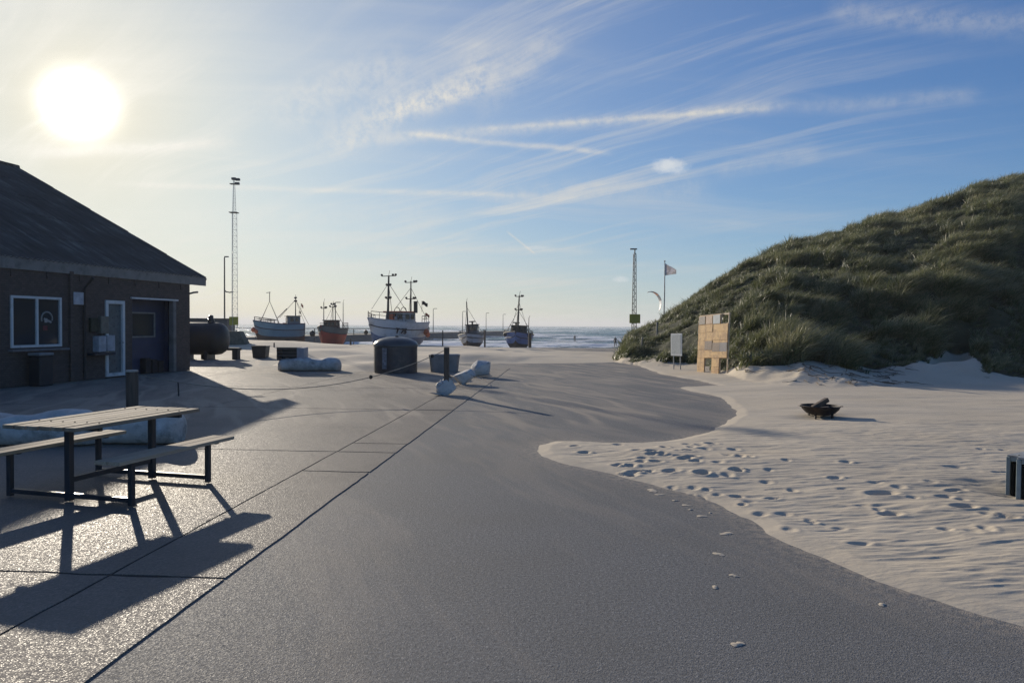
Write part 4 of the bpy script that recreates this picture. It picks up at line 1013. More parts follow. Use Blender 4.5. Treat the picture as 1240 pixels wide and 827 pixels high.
# ================================================================ boards, signs and poles by the dune
def zt(x, y): return float(terrain(np.array([x]), np.array([y]), False)[0][0])
M_PLY, nt = newmat('plywood')
g = nt.noise(nt.mapping(nt.obj, scale=(1.5, 1.5, 14)), 1.6, 6, .6, .5); big = nt.noise(nt.obj, 2.6, 4, .7)
c_ = nt.ramp(g, [(.3, (.58, .33, .12)), (.7, (.78, .52, .22))]); c_ = nt.mix(nt.m('MULTIPLY', nt.sm(big, .44, .60), .75), c_, (.36, .20, .09))
nt.put(nt.b.inputs['Base Color'], c_); nt.b.inputs['Roughness'].default_value = .7
# large plywood board leaning at the dune foot
bl = Vector((6.88, 27.6, 0)); D_ = bl.y
pw = 1.86; ph = 2.22
bd = thing('plywood_board', 'tall leaning plywood notice board of square panels with cut-out openings at the dune foot', 'notice board', (bl.x, bl.y, -.08), -1.25)
bd.rotation_euler = (-.06, -.045, -1.25)
cw = pw/4; rows = [0, .155, .30, .44, .585, .72, .845, 1.0]   # bottom to top
rowz = [r*ph for r in rows]
openc = {(1, 0), (1, 1), (3, 0), (3, 1), (3, 6)}
m = MB(); fr_ = MB()
for i in range(4):
    for j in range(7):
        if (i, j) in openc: continue
        x0, x1 = i*cw, (i+1)*cw; z0, z1 = rowz[j], rowz[j+1]
        m.box(((x0+x1)/2, 0, (z0+z1)/2), (x1-x0-.005, .016+.007*((i*5+j*2) % 4), z1-z0-.005))
m.build('plywood_panels', M_PLY, bd, bevel=.002)
for i in range(5): fr_.box((i*cw, .035, ph/2+(-.02 if i else 0)), (.045, .045, ph+.03*i))
for j in (2, 6, 7): fr_.box((pw/2, .065, rowz[j]), (pw+.05, .03, .06))
fr_.build('board_frame', pm('pale_batten', (.52, .40, .26), .7), bd, bevel=.003)
def paper(i, j, col, nm='poster', k=.85, di=0, dj=0):
    x = (i+.5+di)*cw; z = (rowz[j]+rowz[j+1])/2+dj*.1; MB().box((x, -.0165, z), (cw*k, .006, (rowz[j+1]-rowz[j])*k)).build(nm, col, bd)
PG = pm('poster_grey', (.17, .14, .12), .6, 0, .5, 14, 0); PB_ = pm('poster_brown', (.13, .075, .05), .6, 0, .5, 16, 0); PC = pm('poster_blue', (.24, .30, .33), .5, 0, .3, 9, 0)
paper(0, 6, PG); paper(1, 6, pm('poster_ochre', (.42, .27, .17), .6, 0, .2, 10, 0)); paper(2, 6, PC, 'poster', .92); paper(1, 3, PB_, 'poster', 1.0, 0, -.2); paper(2, 3, PB_, 'poster', .98, .05, -.9); paper(3, 3, pm('poster_dark', (.12, .11, .13), .6, 0, .4, 14, 0), 'poster', .98, -.02, -.9); paper(1, 0, PG, 'poster', .6, 0, .9)
# white information sign
c = G(820, 449); D_ = c.y; sx = .72; s0 = H-(431-395.5)/F*D_; s1 = H-(404-395.5)/F*D_
sg = thing('information_sign', 'small white information sign on thin posts in front of the dune grass', 'sign', (c.x-.05, c.y-.1, 0), -1.15); sg.rotation_euler = (0, -.02, -1.15)
MB().box((0, 0, (s0+s1)/2), (sx, .02, s1-s0)).build('sign_panel', pm('sign_white', (.66, .67, .64), .5, 0, .04, 4, 0), sg, bevel=.006)
MB().box((0, -.0125, (s0+s1)/2+.02), (sx*.8, .005, (s1-s0)*.84)).build('sign_print', pm('map_print', (.46, .49, .47), .5, 0, .22, 22, 0), sg)
for x in (-sx*.3, sx*.3): MB().tube([(x, .03, -.3), (x, .03, s1-.03)], .022, 8).build('sign_post', pm('galvanised', (.42, .43, .43), .45, .6), sg, smooth=True)
# stakes on the dune
for (px, pyt, pyb, D_, lab, wd_) in [(795.5, 390, 412, 38.5, 'pale grey stake standing upright on the dune shoulder', .09), (774, 408, 432, 36, 'dark leaning stake at the dune tip', .06)]:
    b = at(px, pyb, D_); t = at(px, pyt, D_); zb_ = min(zt(b.x, b.y), b.z)-.2
    o = MB().box((0, 0, (t.z-zb_)/2), (wd_, wd_, t.z-zb_)).build('stake', pm('weathered_stake', (.20, .19, .17), .8), bevel=.01); o.location = (b.x, b.y, zb_); tag(o, lab, 'stake')
    if px < 790: o.rotation_euler = (0, .14, 0)
# lattice masts
M_MAST = pm('mast_steel', (.10, .10, .095), .6, .3, .2, 6, 0); M_SIGNY = pm('yellow_sign', (.36, .34, .05), .6, 0, .1, 3, 0)
def lattice(mb, z0, z1, w0, w1, r, n, sides=3, cx=0):
    cs = []
    for i in range(n+1):
        t = i/n; w = w0+(w1-w0)*t; z = z0+(z1-z0)*t
        cs.append([Vector((cx+w*math.cos(2*math.pi*k/sides+.5), w*math.sin(2*math.pi*k/sides+.5), z)) for k in range(sides)])
    for k in range(sides): mb.tube([c[k] for c in (cs[0], cs[-1])], r, 5)
    for i in range(n):
        for k in range(sides):
            k2 = (k+1) % sides; a = cs[i][k]; b = cs[i+1][k2] if i % 2 else cs[i+1][k]
            b = cs[i+1][k2]; mb.tube([a, b], r*.5, 4); mb.tube([cs[i][k2], cs[i][k]], r*.5, 4)
D_ = 52; b = at(283.5, 415, D_); top = at(284.5, 216, D_); hm = top.z-b.z; zp = at(284, 258, D_).z-b.z
ml = thing('lattice_mast', 'tall slender lattice mast with lamp cluster behind the building corner', 'mast', (b.x, b.y, b.z-.4))
m = MB(); lattice(m, 0, zp+.4, .25, .19, .015, 24); lattice(m, zp+.4, hm+.4, .14, .05, .012, 10); m.build('mast_lattice', pm('galvanised', (.42, .43, .43), .45, .6), ml)
MB().box((0, 0, zp+.42), (.55, .5, .05)).build('platform', M_MAST, ml); MB().box((0, 0, hm+.0), (.5, .3, .05)).build('platform', M_MAST, ml)
for k, (x, z) in enumerate([(.02, hm+.35), (.28, hm+.30), (.25, hm+.02)]):
    MB().box((x, -.05, z), (.30, .22, .16)).build('floodlight', M_MAST, ml, bevel=.02)
MB().box((.05, -.2, at(284, 393.5, D_).z-b.z+.68), (.62, .05, .58)).build('yellow_sign', M_SIGNY, ml)
m = MB(); cb = at(284, 415, D_); m.loft([[(-.6, -.5, .2), (1.0, -.5, .2), (1.0, .5, .2), (-.6, .5, .2)], [(-.45, -.4, 1.2), (.5, -.4, 1.2), (.5, .4, 1.2), (-.45, .4, 1.2)]]); m.build('mast_footing', pm('mossy_concrete', (.10, .11, .09), .9), ml)
# street lamp next to it
D_ = 60; b = at(272, 416, D_); t = at(272, 311, D_)
sl = thing('street_lamp', 'thin grey lamp post with short arm left of the lattice mast', 'street lamp', (b.x, b.y, b.z-.4)); hl_ = t.z-b.z+.4
MB().tube([(0, 0, 0), (0, 0, hl_-.1), (.05, 0, hl_)], [.07, .05, .045], 8).build('lamp_pole', M_MAST, sl, smooth=True)
MB().box((.17, 0, hl_+.0), (.34, .14, .09)).build('lamp_head', M_MAST, sl, bevel=.02)
zk = at(272, 353, D_).z-b.z+.4
MB().tube([(0, -.02, zk+.1), (.15, -.05, zk-.03), (.45, -.05, zk-.08), (.72, -.05, zk-.02)], .05, 6).build('bracket', M_MAST, sl)
# right hand mast
D_ = 58; b = at(767.5, 428, D_); t = at(767, 303, D_)
mr = thing('lattice_mast', 'dark narrow lattice mast with one lamp rising behind the dune tip', 'mast', (b.x, b.y, b.z)); hm = t.z-b.z
m = MB(); 
for s_ in (-1, 1): m.tube([(s_*.20, 0, 0), (s_*.095, 0, hm-.3)], .035, 5)
m.tube([(0, .14, 0), (0, .06, hm-.3)], .03, 5)
n = 30
for i in range(n):
    z0_, z1_ = hm*.97*i/n, hm*.97*(i+1)/n; w0_ = .20-.105*i/n; w1_ = .20-.105*(i+1)/n; s_ = 1 if i % 2 else -1
    m.tube([(-s_*w0_, 0, z0_), (s_*w1_, 0, z1_)], .016, 4); m.tube([(-w1_, 0, z1_), (w1_, 0, z1_)], .012, 4)
m.build('mast_lattice', M_MAST, mr)
MB().tube([(0, 0, hm-.35), (0, 0, hm+.02)], .05, 6).build('mast_top', M_MAST, mr)
MB().box((-.10, 0, hm+.08), (.55, .16, .10)).build('floodlight', M_MAST, mr, bevel=.02)
zz = at(768, 386, D_).z-b.z; MB().box((.02, -.2, zz), (.84, .05, .70)).build('yellow_sign', M_SIGNY, mr)
# flag on its pole
D_ = 55; b = at(803.5, 392, D_); t = at(805, 317, D_)
fp = thing('flagpole', 'thin flagpole rising from behind the dune ridge', 'flagpole', (b.x, b.y, min(b.z, zt(b.x, b.y)))); hp = t.z-fp.location.z
M_PALE = pm('pale_pole', (.40, .41, .40), .5)
m = MB(); m.tube([(0, 0, -.3), (.05, 0, hp*.5), (t.x-b.x, 0, hp)], [.05, .045, .03], 8); m.build('pole_shaft', M_PALE, fp, smooth=True)
m = MB(); m.lathe([(.01, -.06), (.05, -.03), (.06, .0), (.04, .05), (.01, .07)], 10, Matrix.Translation((t.x-b.x, 0, hp+.03))); m.build('finial', M_BLACKP, fp, smooth=True)
M_FLAG, nt = newmat('grey_check_flag'); ch = nt.add('ShaderNodeTexVoronoi'); nt.put(ch.inputs['Vector'], nt.mapping(nt.obj, scale=(1, .01, 1.2))); ch.inputs['Scale'].default_value = 5.5
nt.put(nt.b.inputs['Base Color'], nt.ramp(ch.outputs['Color'], [(.3, (.30, .28, .30)), (.6, (.80, .78, .80))])); nt.b.inputs['Roughness'].default_value = .8; nt.b.inputs['Transmission Weight'].default_value = 0
tr_ = nt.add('ShaderNodeBsdfTranslucent'); tr_.inputs[0].default_value = (.7, .68, .7, 1); mx_ = nt.add('ShaderNodeMixShader'); mx_.inputs[0].default_value = .5; nt.l.new(nt.b.outputs[0], mx_.inputs[1]); nt.l.new(tr_.outputs[0], mx_.inputs[2]); nt.l.new(mx_.outputs[0], nt.out.inputs[0])
m = MB(); nx, ny = 12, 8; fl = .85; fh = .9; vs_ = []
for i in range(nx+1):
    s_ = i/nx
    for j in range(ny+1):
        q = j/ny; zt_ = -.12-s_*.48; zb2 = -.12-fh+s_*.14
        vs_.append((s_*fl, .07*math.sin(s_*7+q*2)*s_, zt_+(zb2-zt_)*q))
fs_ = [(i*(ny+1)+j, (i+1)*(ny+1)+j, (i+1)*(ny+1)+j+1, i*(ny+1)+j+1) for i in range(nx) for j in range(ny)]
m._add(vs_, fs_); o = m.build('flag', M_FLAG, None, smooth=True, solid=.008); o.location = (fp.location.x+t.x-b.x+.02, b.y, fp.location.z+hp); tag(o, 'tattered grey patterned flag blowing from the pole above the dune', 'flag')
# kite
D_ = 190; ctr = at(786, 371, D_); Rk = 13.0/F*D_
m = MB(); rings = []
for i in range(25):
    a = math.radians(100-118*i/24); w = 1.35*math.sin(math.pi*(i+.6)/25.2)**.7*1.0+.05; ca, sa = math.cos(a), math.sin(a); ring = []
    rx, rz = 12/F*D_, 16/F*D_
    for (r_, y) in [(0, -w*1.2), (.16, -w), (.22, -w*.2), (.12, w), (.02, w*1.05), (.04, 0)]:
        ring.append((rx*ca-(-r_-w*.45)*ca*.8, y, rz*sa+(r_+w*.45)*sa*.8))
    rings.append(ring)
m.loft(rings)
for i in range(24):
    k = 1 if 5 < i < 11 else (2 if 15 < i < 20 else 0)
    for j in range(6): m.mi[i*6+j] = k
o = m.build('kite', [pm('kite_dark', (.09, .09, .10), .5), pm('kite_orange', (.55, .20, .09), .5), pm('kite_white', (.55, .55, .55), .5)], smooth=True); o.location = ctr; tag(o, 'crescent shaped surf kite with orange and white bands flying left of the flagpole', 'kite')

# ================================================================ tank, low bench and shed behind the building
D_ = 36; c = at(252, 410, D_); r_ = 19.5/F*D_; xr_ = at(275, 410, D_).x
tk = thing('horizontal_tank', 'big dark horizontal cylindrical tank with domed end beyond the building corner', 'tank', (xr_-2.2, c.y, 0))
M_TANK = pm('dark_tank', (.020, .022, .024), .5, 0, .3, 2, .1)
zc_ = c.z; ax = Matrix.Rotation(math.pi/2, 4, 'Y'); ax.translation = (0, 0, zc_)
m = MB(); m.lathe([(.05, -2.4), (r_*.6, -2.33), (r_*.9, -2.15), (r_, -1.9), (r_, 1.72), (r_*.96, 1.92), (r_*.8, 2.10), (r_*.5, 2.2), (.05, 2.24)], 40, ax); m.build('tank_shell', M_TANK, tk, smooth=True)
for x in (-1.5, .3, 1.35): MB().box((x, 0, (zc_-r_)/2+.06), (.14, r_*1.3, zc_-r_+.30)).build('saddle', M_STEEL, tk)
m = MB(); m.lathe([(r_+.004, -2.2), (r_+.004, .55)], 40, ax, close=False); 
keep_f = []
pl = MB(); n = 8
for i in range(n): 
    a0_, a1_ = -.32+.42*i/n-.0, -.32+.42*(i+1)/n
    pl._add([(-2.0, -(r_+.012)*math.cos(a0_), zc_+(r_+.012)*math.sin(a0_)), (.35, -(r_+.012)*math.cos(a0_), zc_+(r_+.012)*math.sin(a0_)), (.35, -(r_+.012)*math.cos(a1_), zc_+(r_+.012)*math.sin(a1_)), (-2.0, -(r_+.012)*math.cos(a1_), zc_+(r_+.012)*math.sin(a1_))], [(0, 1, 2, 3)])
pl.build('label_band', pm('blue_grey_band', (.085, .10, .13), .6), tk)
m = MB(); m.lathe([(.16, zc_+r_-.05), (.16, zc_+r_+.16), (.12, zc_+r_+.18), (.11, zc_+r_+.32), (.05, zc_+r_+.36)], 14, Matrix.Translation((at(255.5, 390, D_).x-(xr_-2.2), 0, 0))); m.build('vent_stub', M_STEEL, tk, smooth=True)
D_ = 37.5; a_ = G(271, 436); b_ = G(288, 435)
lbn = thing('low_bench', 'low dark concrete slab bench at the right end of the tank', 'bench', (b_.x-.5, b_.y, 0))
MB().box((-.35, 0, .50), (1.9, .5, .13)).build('slab', M_STEEL, lbn, bevel=.01)
for x in (-1.1, .42): MB().box((x, 0, .22), (.26, .42, .44)).build('leg', M_STEEL, lbn, bevel=.01)
D_ = 56; a_ = at(215, 386.5, D_); b_ = at(275, 387, D_)
sh = thing('grey_shed', 'long flat grey shed wall behind the dark tank', 'shed', ((a_.x+b_.x)/2-1.5, a_.y, -.1))
w_ = b_.x-a_.x+3; hz_ = a_.z+.1
MB().box((0, .8, hz_/2), (w_, 1.6, hz_)).build('shed_wall', pm('grey_cladding', (.15, .14, .13), .8, 0, .15, 2, .3, 30, stretch=(8, 8, .3)), sh)
MB().box((0, .78, hz_+.04), (w_+.2, 1.8, .08)).build('shed_roof', pm('shed_roof', (.09, .09, .09), .8), sh)
# ================================================================ mole with lamps, railings and beach posts
mz = -.35
P0 = at(262, 409, 112); P1 = at(612, 401, 280); P0 = Vector((P0.x, P0.y)); P1 = Vector((P1.x, P1.y)); mv = (P1-P0).normalized(); mn = Vector((-mv.y, mv.x)); ML = (P1-P0).length
mo = MB(); rings = []
for i in range(61):
    t = i/60*ML; q = P0+mv*t; j = .25*(cr.random()-.5)
    zt2 = mz+.15*(cr.random()-.5)*.4
    w = 4.0
    rings.append([(q.x-mn.x*(w+3+j), q.y-mn.y*(w+3+j), -4.5), (q.x-mn.x*(w+j), q.y-mn.y*(w+j), zt2-.5), (q.x-mn.x*(w-.5), q.y-mn.y*(w-.5), zt2), (q.x+mn.x*(w-.5), q.y+mn.y*(w-.5), zt2), (q.x+mn.x*(w+3), q.y+mn.y*(w+3), -4.5)])
mo.loft(rings); o = mo.build('breakwater', pm('dark_mole_stone', (.085, .08, .07), .9, 0, .4, .8, .6, 3)); tag(o, 'long dark stone breakwater running out into the surf behind the boats', 'breakwater')
def mole_pt(px):
    k = (px-620)/F; # x = k*y
    t = (k*P0.y-P0.x)/(mv.x-k*mv.y); return P0+mv*t
lamp0 = None
for i, (px, pt_, lab) in enumerate([(524.5, 373.6, 'tall lamp post on the breakwater just right of the large white boat'), (560, 377, 'lamp post on the breakwater just left of the small grey boat mast'), (588.5, 379, 'lamp post on the breakwater just right of the small grey boat'), (609, 380.5, 'lamp post at the breakwater head beside the blue boat'), (406, 366, 'lamp post on the breakwater behind the red boat')]):
    q = mole_pt(px); zt3 = H-(pt_-float(yh(px)))/F*q.y; h_ = zt3-mz
    t = thing('breakwater_lamp', lab, 'street lamp', (q.x, q.y, mz-.05), 0, 'lamp posts along the breakwater')
    MB().tube([(0, 0, 0), (0, 0, h_-.15), (.12, 0, h_)], [.13, .08, .07], 6).build('lamp_pole', M_MAST, t); MB().box((.55, 0, h_+.02), (.95, .28, .14)).build('lamp_head', M_MAST, t)
# railing along the top of the beach
for (u0, u1, D_, lab) in [(286, 452, 92, 'low pipe railing on the beach behind the left boats')]:
    rl = thing('railing', lab, 'railing', (0, D_, 0)); zr0 = H-(397.5-392)/F*D_; x0 = (u0-620)/F*D_; x1 = (u1-620)/F*D_
    for z in (zr0, zr0-.55): MB().tube([(x0, 0, z), (x1, 0, z)], .04, 6).build('rail', M_MAST, rl)
    for i in range(8):
        x = x0+(x1-x0)*i/7; zg = zt(x, D_); MB().tube([(x, 0, zg-.2), (x, 0, zr0+.03)], .055, 6).build('rail_post', M_MAST, rl)
for (px, pt_, pb, D_, w_, lab) in [(536, 400, 422, 62, .10, 'thin grey post on the beach right of the large white boat'), (587, 400, 424, 60, .14, 'grey post on the beach touching the right side of the small grey boat'), (641.5, 403, 427, 62, .26, 'thick dark timber post beside the blue boat'), (424.5, 410, 424, 54, .14, 'short dark post in the sand left of the domed container'), (332, 415, 424, 50, .10, 'short post in the sand below the light blue boat')]:
    b = at(px, pb, D_); t = at(px, pt_, D_); zg = min(zt(b.x, b.y), b.z)-.2
    o = MB().lathe([(w_*.55, 0), (w_*.5, (t.z-zg)*.6), (w_*.48, t.z-zg-.04), (w_*.3, t.z-zg)], 10).build('beach_post', M_POST, smooth=True); o.location = (b.x, b.y, zg); tag(o, lab, 'post', 'timber posts on the beach')

# ================================================================ fishing boats drawn up on the beach
def boat(name, label, px, pyk, D, L, B, dep, head, hullc, lowc, topc, style, lean=0, split=.42):
    """px,pyk: where the keel amidships rests; head: heading of the bow (degrees, 0 = +x, -90 = toward the camera)"""
    k = at(px, pyk, D)
    t = thing(name, label, 'fishing boat', (k.x, k.y, k.z-.05), math.radians(head), 'fishing boats drawn up on the beach')
    t.rotation_euler = (math.radians(lean), 0, math.radians(head))
    ns = 22; nr2 = 9
    def sect(s):
        # s: 0 stern .. 1 bow ; half breadth, keel z, sheer z
        hb = B/2*(1-max(0, (s-.52)/.48)**2.3)*(.80+.20*min(1, s/.25)**.8) if s < 1 else .02
        sh = dep*(1+.06*(1-s)**2+.42*max(0, s-.35)**1.7); kz = dep*(.30*max(0, (s-.86)/.14)**2+.10*max(0, (.12-s)/.12)**1.5)
        return max(hb, .03), kz, sh
    def ring(s, k0, k1, inset=0):
        hb, kz, sh = sect(s); x = (s-.5)*L; pts = []
        for j in range(nr2):
            q = k0+(k1-k0)*j/(nr2-1); fl_ = (q**.42) if s < .8 else q**(.42+.9*(s-.8)/.2)
            zz = kz+(sh-kz)*q; xs = x+(.09*L*max(0, s-.8)/.2)*q
            pts.append((xs, hb*fl_*(1-inset), zz))
        return pts
    def shell(k0, k1, nm, mat):
        m = MB(); rs = []
        for i in range(ns+1):
            s = i/ns; p = ring(s, k0, k1); rs.append([(x, -y, z) for x, y, z in p[::-1]]+p)
        m.loft(rs, cap=False, closed=False)
        # transom
        p = rs[0]; m.poly(p)
        return m.build(nm, mat, t, smooth=True, solid=.05)
    shell(0.02, split, 'lower_hull', lowc); shell(split, 1.0, 'upper_hull', hullc)
    # deck and rubbing strake / bulwark rail
    m = MB(); rs = []
    for i in range(ns+1):
        s = i/ns; hb, kz, sh = sect(s); x = (s-.5)*L+(.09*L*max(0, s-.8)/.2)*.8; rs.append([(x, -hb*.92, sh-.35*min(1, dep)), (x, hb*.92, sh-.35*min(1, dep))])
    m.loft(rs, cap=False, closed=False); m.build('deck', pm('boat_deck', (.18, .15, .11), .8), t, solid=.03)
    m = MB()
    for sg_ in (-1, 1):
        m.tube([((i/ns-.5)*L+(.09*L*max(0, i/ns-.8)/.2), sg_*(sect(i/ns)[0]+.01), sect(i/ns)[2]) for i in range(ns+1)], .055, 6)
    m.build('gunwale', topc, t, smooth=True)
    m = MB()
    for sg_ in (-1, 1):
        m.tube([((i/ns-.5)*L+(.09*L*max(0, i/ns-.8)/.2)*.72, sg_*(sect(i/ns)[0]*(.72**(.42 if i/ns < .8 else .42+.9*(i/ns-.8)/.2))+.03), sect(i/ns)[1]+(sect(i/ns)[2]-sect(i/ns)[1])*.72) for i in range(ns+1)], .045, 6)
    m.build('rubbing_strake', pm('strake_dark', (.05, .05, .055), .7), t, smooth=True)
    m = MB(); m.bar((-.42*L, 0, .02), (.36*L, 0, .02), .12, .16).bar((.36*L, 0, .02), ((1.0-.5)*L+.09*L, 0, sect(1)[2]), .10, .10, up=(0, 1, 0)); m.build('keel', lowc, t)
    return t, sect
M_RIG = pm('rigging_dark', (.06, .055, .05), .7); M_RED = pm('boat_red', (.34, .045, .03), .6, 0, .2, 2); M_ORB = pm('buoy_orange', (.50, .12, .05), .5); M_WH = pm('boat_white', (.60, .62, .65), .5, 0, .08, 1.5, .1, dirt=(.33, .34, .35)); M_BWIN = pm('boat_window', (.02, .025, .03), .15)
def house(t, x, w, l, z, h, mat, roofmat, wins=True):
    m = MB(); m.loft([[(x-l/2, -w/2, z), (x+l/2, -w/2, z), (x+l/2, w/2, z), (x-l/2, w/2, z)], [(x-l/2, -w*.47, z+h), (x+l*.42, -w*.47, z+h), (x+l*.42, w*.47, z+h), (x-l/2, w*.47, z+h)]]); hw = m.build('wheelhouse', mat, t, bevel=.02)
    m = MB(); m.box((x, 0, z+h+.04), (l*1.12, w*1.08, .09)); m.build('roof', roofmat, hw, bevel=.02)
    if wins:
        for k in (-1, 0, 1):
            MB().box((x+l*.465, k*w*.30, z+h*.70), (.04, w*.22, h*.32)).build('window', M_BWIN, hw)
        for sg_ in (-1, 1):
            for k in (-.25, .12): MB().box((x+k*l, sg_*w*.487, z+h*.70), (l*.25, .05, h*.32)).build('window', M_BWIN, hw)
    return hw
def mast(t, x, z0, z1, r=.09, cross=(), tilt=0, y=0, stays=True, L=8, zs_=2.0, name='mast'):
    xt = x+tilt*(z1-z0); m = MB(); m.tube([(x, y, z0), (xt, y, z1)], [r, r*.6], 8)
    for (f, w) in cross:
        zc2 = z0+(z1-z0)*f; xc = x+tilt*(z1-z0)*f; m.tube([(xc, y-w, zc2), (xc, y+w, zc2)], .035, 5)
        for e in (-w, w*.6, w): m.lathe([(.03, 0), (.10, .05), (.10, .16), (.03, .2)], 8, Matrix.Translation((xc, y+e, zc2)))
    m.tube([(xt, y, z1), (xt, y+.1, z1+(z1-z0)*.10)], .02, 4)
    o = m.build(name, M_RIG, t, smooth=True)
    if stays:
        m = MB()
        for (ex, ey, ez) in ((x+L*.42, 0, zs_+.7), (x-L*.3, 1.0, zs_), (x-L*.3, -1.0, zs_)): m.tube([(x+tilt*(z1-z0)*.85, y, z0+(z1-z0)*.85), (ex, ey, ez)], .022, 4)
        m.build('stays', M_RIG, t)
    return o
def flag2(t, x, y, z, s, mat, nm='flag'):
    m = MB(); m.tube([(x, y, z-.9*s), (x, y, z+.55*s)], .02, 5); f = m.build('flagstaff', M_RIG, t)
    m = MB(); vs_ = []; n = 6
    for i in range(n+1):
        q = i/n
        for e in (0, 1): vs_.append((x-.05-q*.15*s, y+q*.75*s, z+.5*s-e*.48*s-.22*s*q+.06*math.sin(q*6)))
    m._add(vs_, [(2*i, 2*i+1, 2*i+3, 2*i+2) for i in range(n)]); m.build(nm, mat, f, solid=.01)
def buoy(t, p, r, mat):
    m = MB(); m.lathe([(.02, -r), (r*.7, -r*.75), (r, 0), (r*.8, r*.65), (r*.3, r*1.05), (.05, r*1.2)], 12, Matrix.Translation(p)); m.build('buoy', mat, t, smooth=True)
def rails(t, sect, L, s0, s1, n, hgt=.7):
    m = MB()
    for sg_ in (-1, 1):
        tp = []
        for i in range(n+1):
            s = s0+(s1-s0)*i/n; hb, kz, sh = sect(s); x = (s-.5)*L+(.09*L*max(0, s-.8)/.2); tp.append((x, sg_*hb*.97, sh+hgt)); m.tube([(x, sg_*hb*.97, sh), (x, sg_*hb*.97, sh+hgt)], .025, 5)
        m.tube(tp, .028, 5); m.tube([(x, y, z-hgt*.45) for x, y, z in tp], .02, 5)
    m.build('guard_rail', M_RIG, t)
def clutter(t, L, B, z, seed, cols):
    r = random.Random(seed)
    for k in range(9):
        s = r.uniform(.12, .3); m = MB(); m.box((r.uniform(-.42, .30)*L, r.uniform(-.34, .34)*B, z+s/2+r.random()*.25), (s*r.uniform(.7, 1.8), s*r.uniform(.7, 1.8), s*r.uniform(.8, 2.0)), rz=r.random()*3); m.build('gear_box', cols[r.randrange(len(cols))], t, bevel=.01)
GEAR = [M_RIG, pm('gear_grey', (.25, .26, .27), .7), pm('gear_teal', (.05, .12, .13), .7), M_ORB]
# 1 light blue boat with an A-frame
M_LB = pm('boat_light_blue', (.13, .26, .34), .55, 0, .1, 1.5, .1, dirt=(.10, .19, .24)); M_BOT = pm('boat_bottom', (.085, .065, .055), .85, 0, .3, 1.5, .3)
D_ = 80; t, sc1 = boat('fishing_boat', 'light blue fishing boat with a triangular A-frame mast over its bow, far left', 340, 418, D_, 4.8, 2.4, 2.25, 206, M_LB, M_BOT, pm('boat_navy_rail', (.05, .06, .11), .6), 0)
m = MB(); m.tube([(2.15, -.35, 2.3), (1.15, 0, 4.75), (.15, .35, 2.2)], .05, 6); m.tube([(2.0, -.3, 2.75), (.3, .3, 2.75)], .03, 5); m.tube([(1.15, 0, 4.7), (1.15, 0, 5.75)], .04, 6); m.tube([(1.45, -.2, 5.65), (1.1, .2, 5.7)], .035, 5); m.build('a_frame', M_RIG, t)
MB().tube([(.4, 0, 2.9), (-.6, .3, 4.0)], .04, 5).build('derrick', M_RIG, t)
house(t, -1.25, 1.3, 1.4, 2.0, 1.15, pm('wheelhouse_grey', (.15, .17, .18), .6), M_RIG); mast(t, -1.55, 3.1, 5.3, .06, ((.75, .4), (.9, .3)), 0, L=4, zs_=2.3); flag2(t, -2.1, .1, 4.2, .7, M_RED); flag2(t, -1.9, .15, 3.5, .5, pm('flag_dark', (.03, .03, .03), .8)); clutter(t, 4.4, 2.0, 1.95, 2, GEAR)
rails(t, sc1, 4.8, .6, .98, 5, .4); buoy(t, (2.85, .35, 1.7), .25, M_ORB); buoy(t, (2.6, .7, 1.5), .2, M_ORB)
# 2 red boat
t, sc2 = boat('fishing_boat', 'small fishing boat with a red hull and thin masts between the blue and white boats', 401, 420.5, 80, 3.8, 2.7, 2.0, 256, pm('boat_grey_topsides', (.12, .13, .13), .7, 0, .2, 1.5), M_RED, M_RIG, 0, split=.72)
house(t, -.1, 1.4, 1.2, 1.75, 1.15, pm('wheelhouse_brown', (.14, .07, .05), .7), M_RIG); mast(t, .7, 1.5, 4.9, .06, ((.8, .3),), 0, y=-.5, L=4, stays=False); mast(t, -.3, 2.7, 4.8, .05, ((.8, .35), (.92, .2)), 0, y=.05, L=4); mast(t, -1.2, 1.6, 4.9, .05, (), 0, y=.8, L=3, stays=False)
clutter(t, 3.4, 2.4, 1.7, 5, GEAR); rails(t, sc2, 3.8, .05, .5, 4, .6); buoy(t, (1.5, -1.4, 1.5), .3, pm('buoy_black', (.03, .03, .03), .6))
# 3 large white boat
D_ = 66; t, sc3 = boat('fishing_boat', 'largest white fishing boat with two tall masts behind the domed container', 479, 421, D_, 6.6, 3.5, 2.2, 243, M_WH, pm('boat_blue_bottom', (.16, .20, .30), .6), pm('white_rail', (.5, .5, .5), .5), 0)
house(t, -.7, 2.0, 2.0, 1.9, 1.3, pm('wheelhouse_white', (.36, .36, .36), .6, 0, .2, 3), pm('wheelhouse_roof_red', (.35, .06, .04), .6))
mast(t, .9, 1.9, 6.4, .12, ((.55, .25), (.80, .2), (.99, .75)), -.03, y=-.2, L=6, zs_=2.7, name='foremast'); mast(t, -1.9, 2.0, 6.05, .09, ((.60, .5), (.97, .6)), 0.0, y=.30, L=5, zs_=2.7, name='mizzen_mast')
m = MB(); m.lathe([(.18, 3.5), (.18, 4.5), (.22, 4.55)], 12, Matrix.Translation((-1.5, 1.1, -.35))); m.build('funnel', M_RIG, t, smooth=True)
m = MB()
for i in range(2): m.tube([(-.7, -.35+.7*i+.3*math.cos(a), 3.3+.35*math.sin(a)) for a in np.linspace(0, math.pi, 9)], .035, 5)
m.build('roof_hoops', M_RIG, t)
MB().box((.35, -.25, 2.75), (.30, .75, .55)).build('life_raft', M_ORB, t, bevel=.08); MB().box((.45, .35, 2.7), (.16, .25, .25)).build('roof_lamp', pm('lamp_white', (0, 0, 0)), t, bevel=.03)
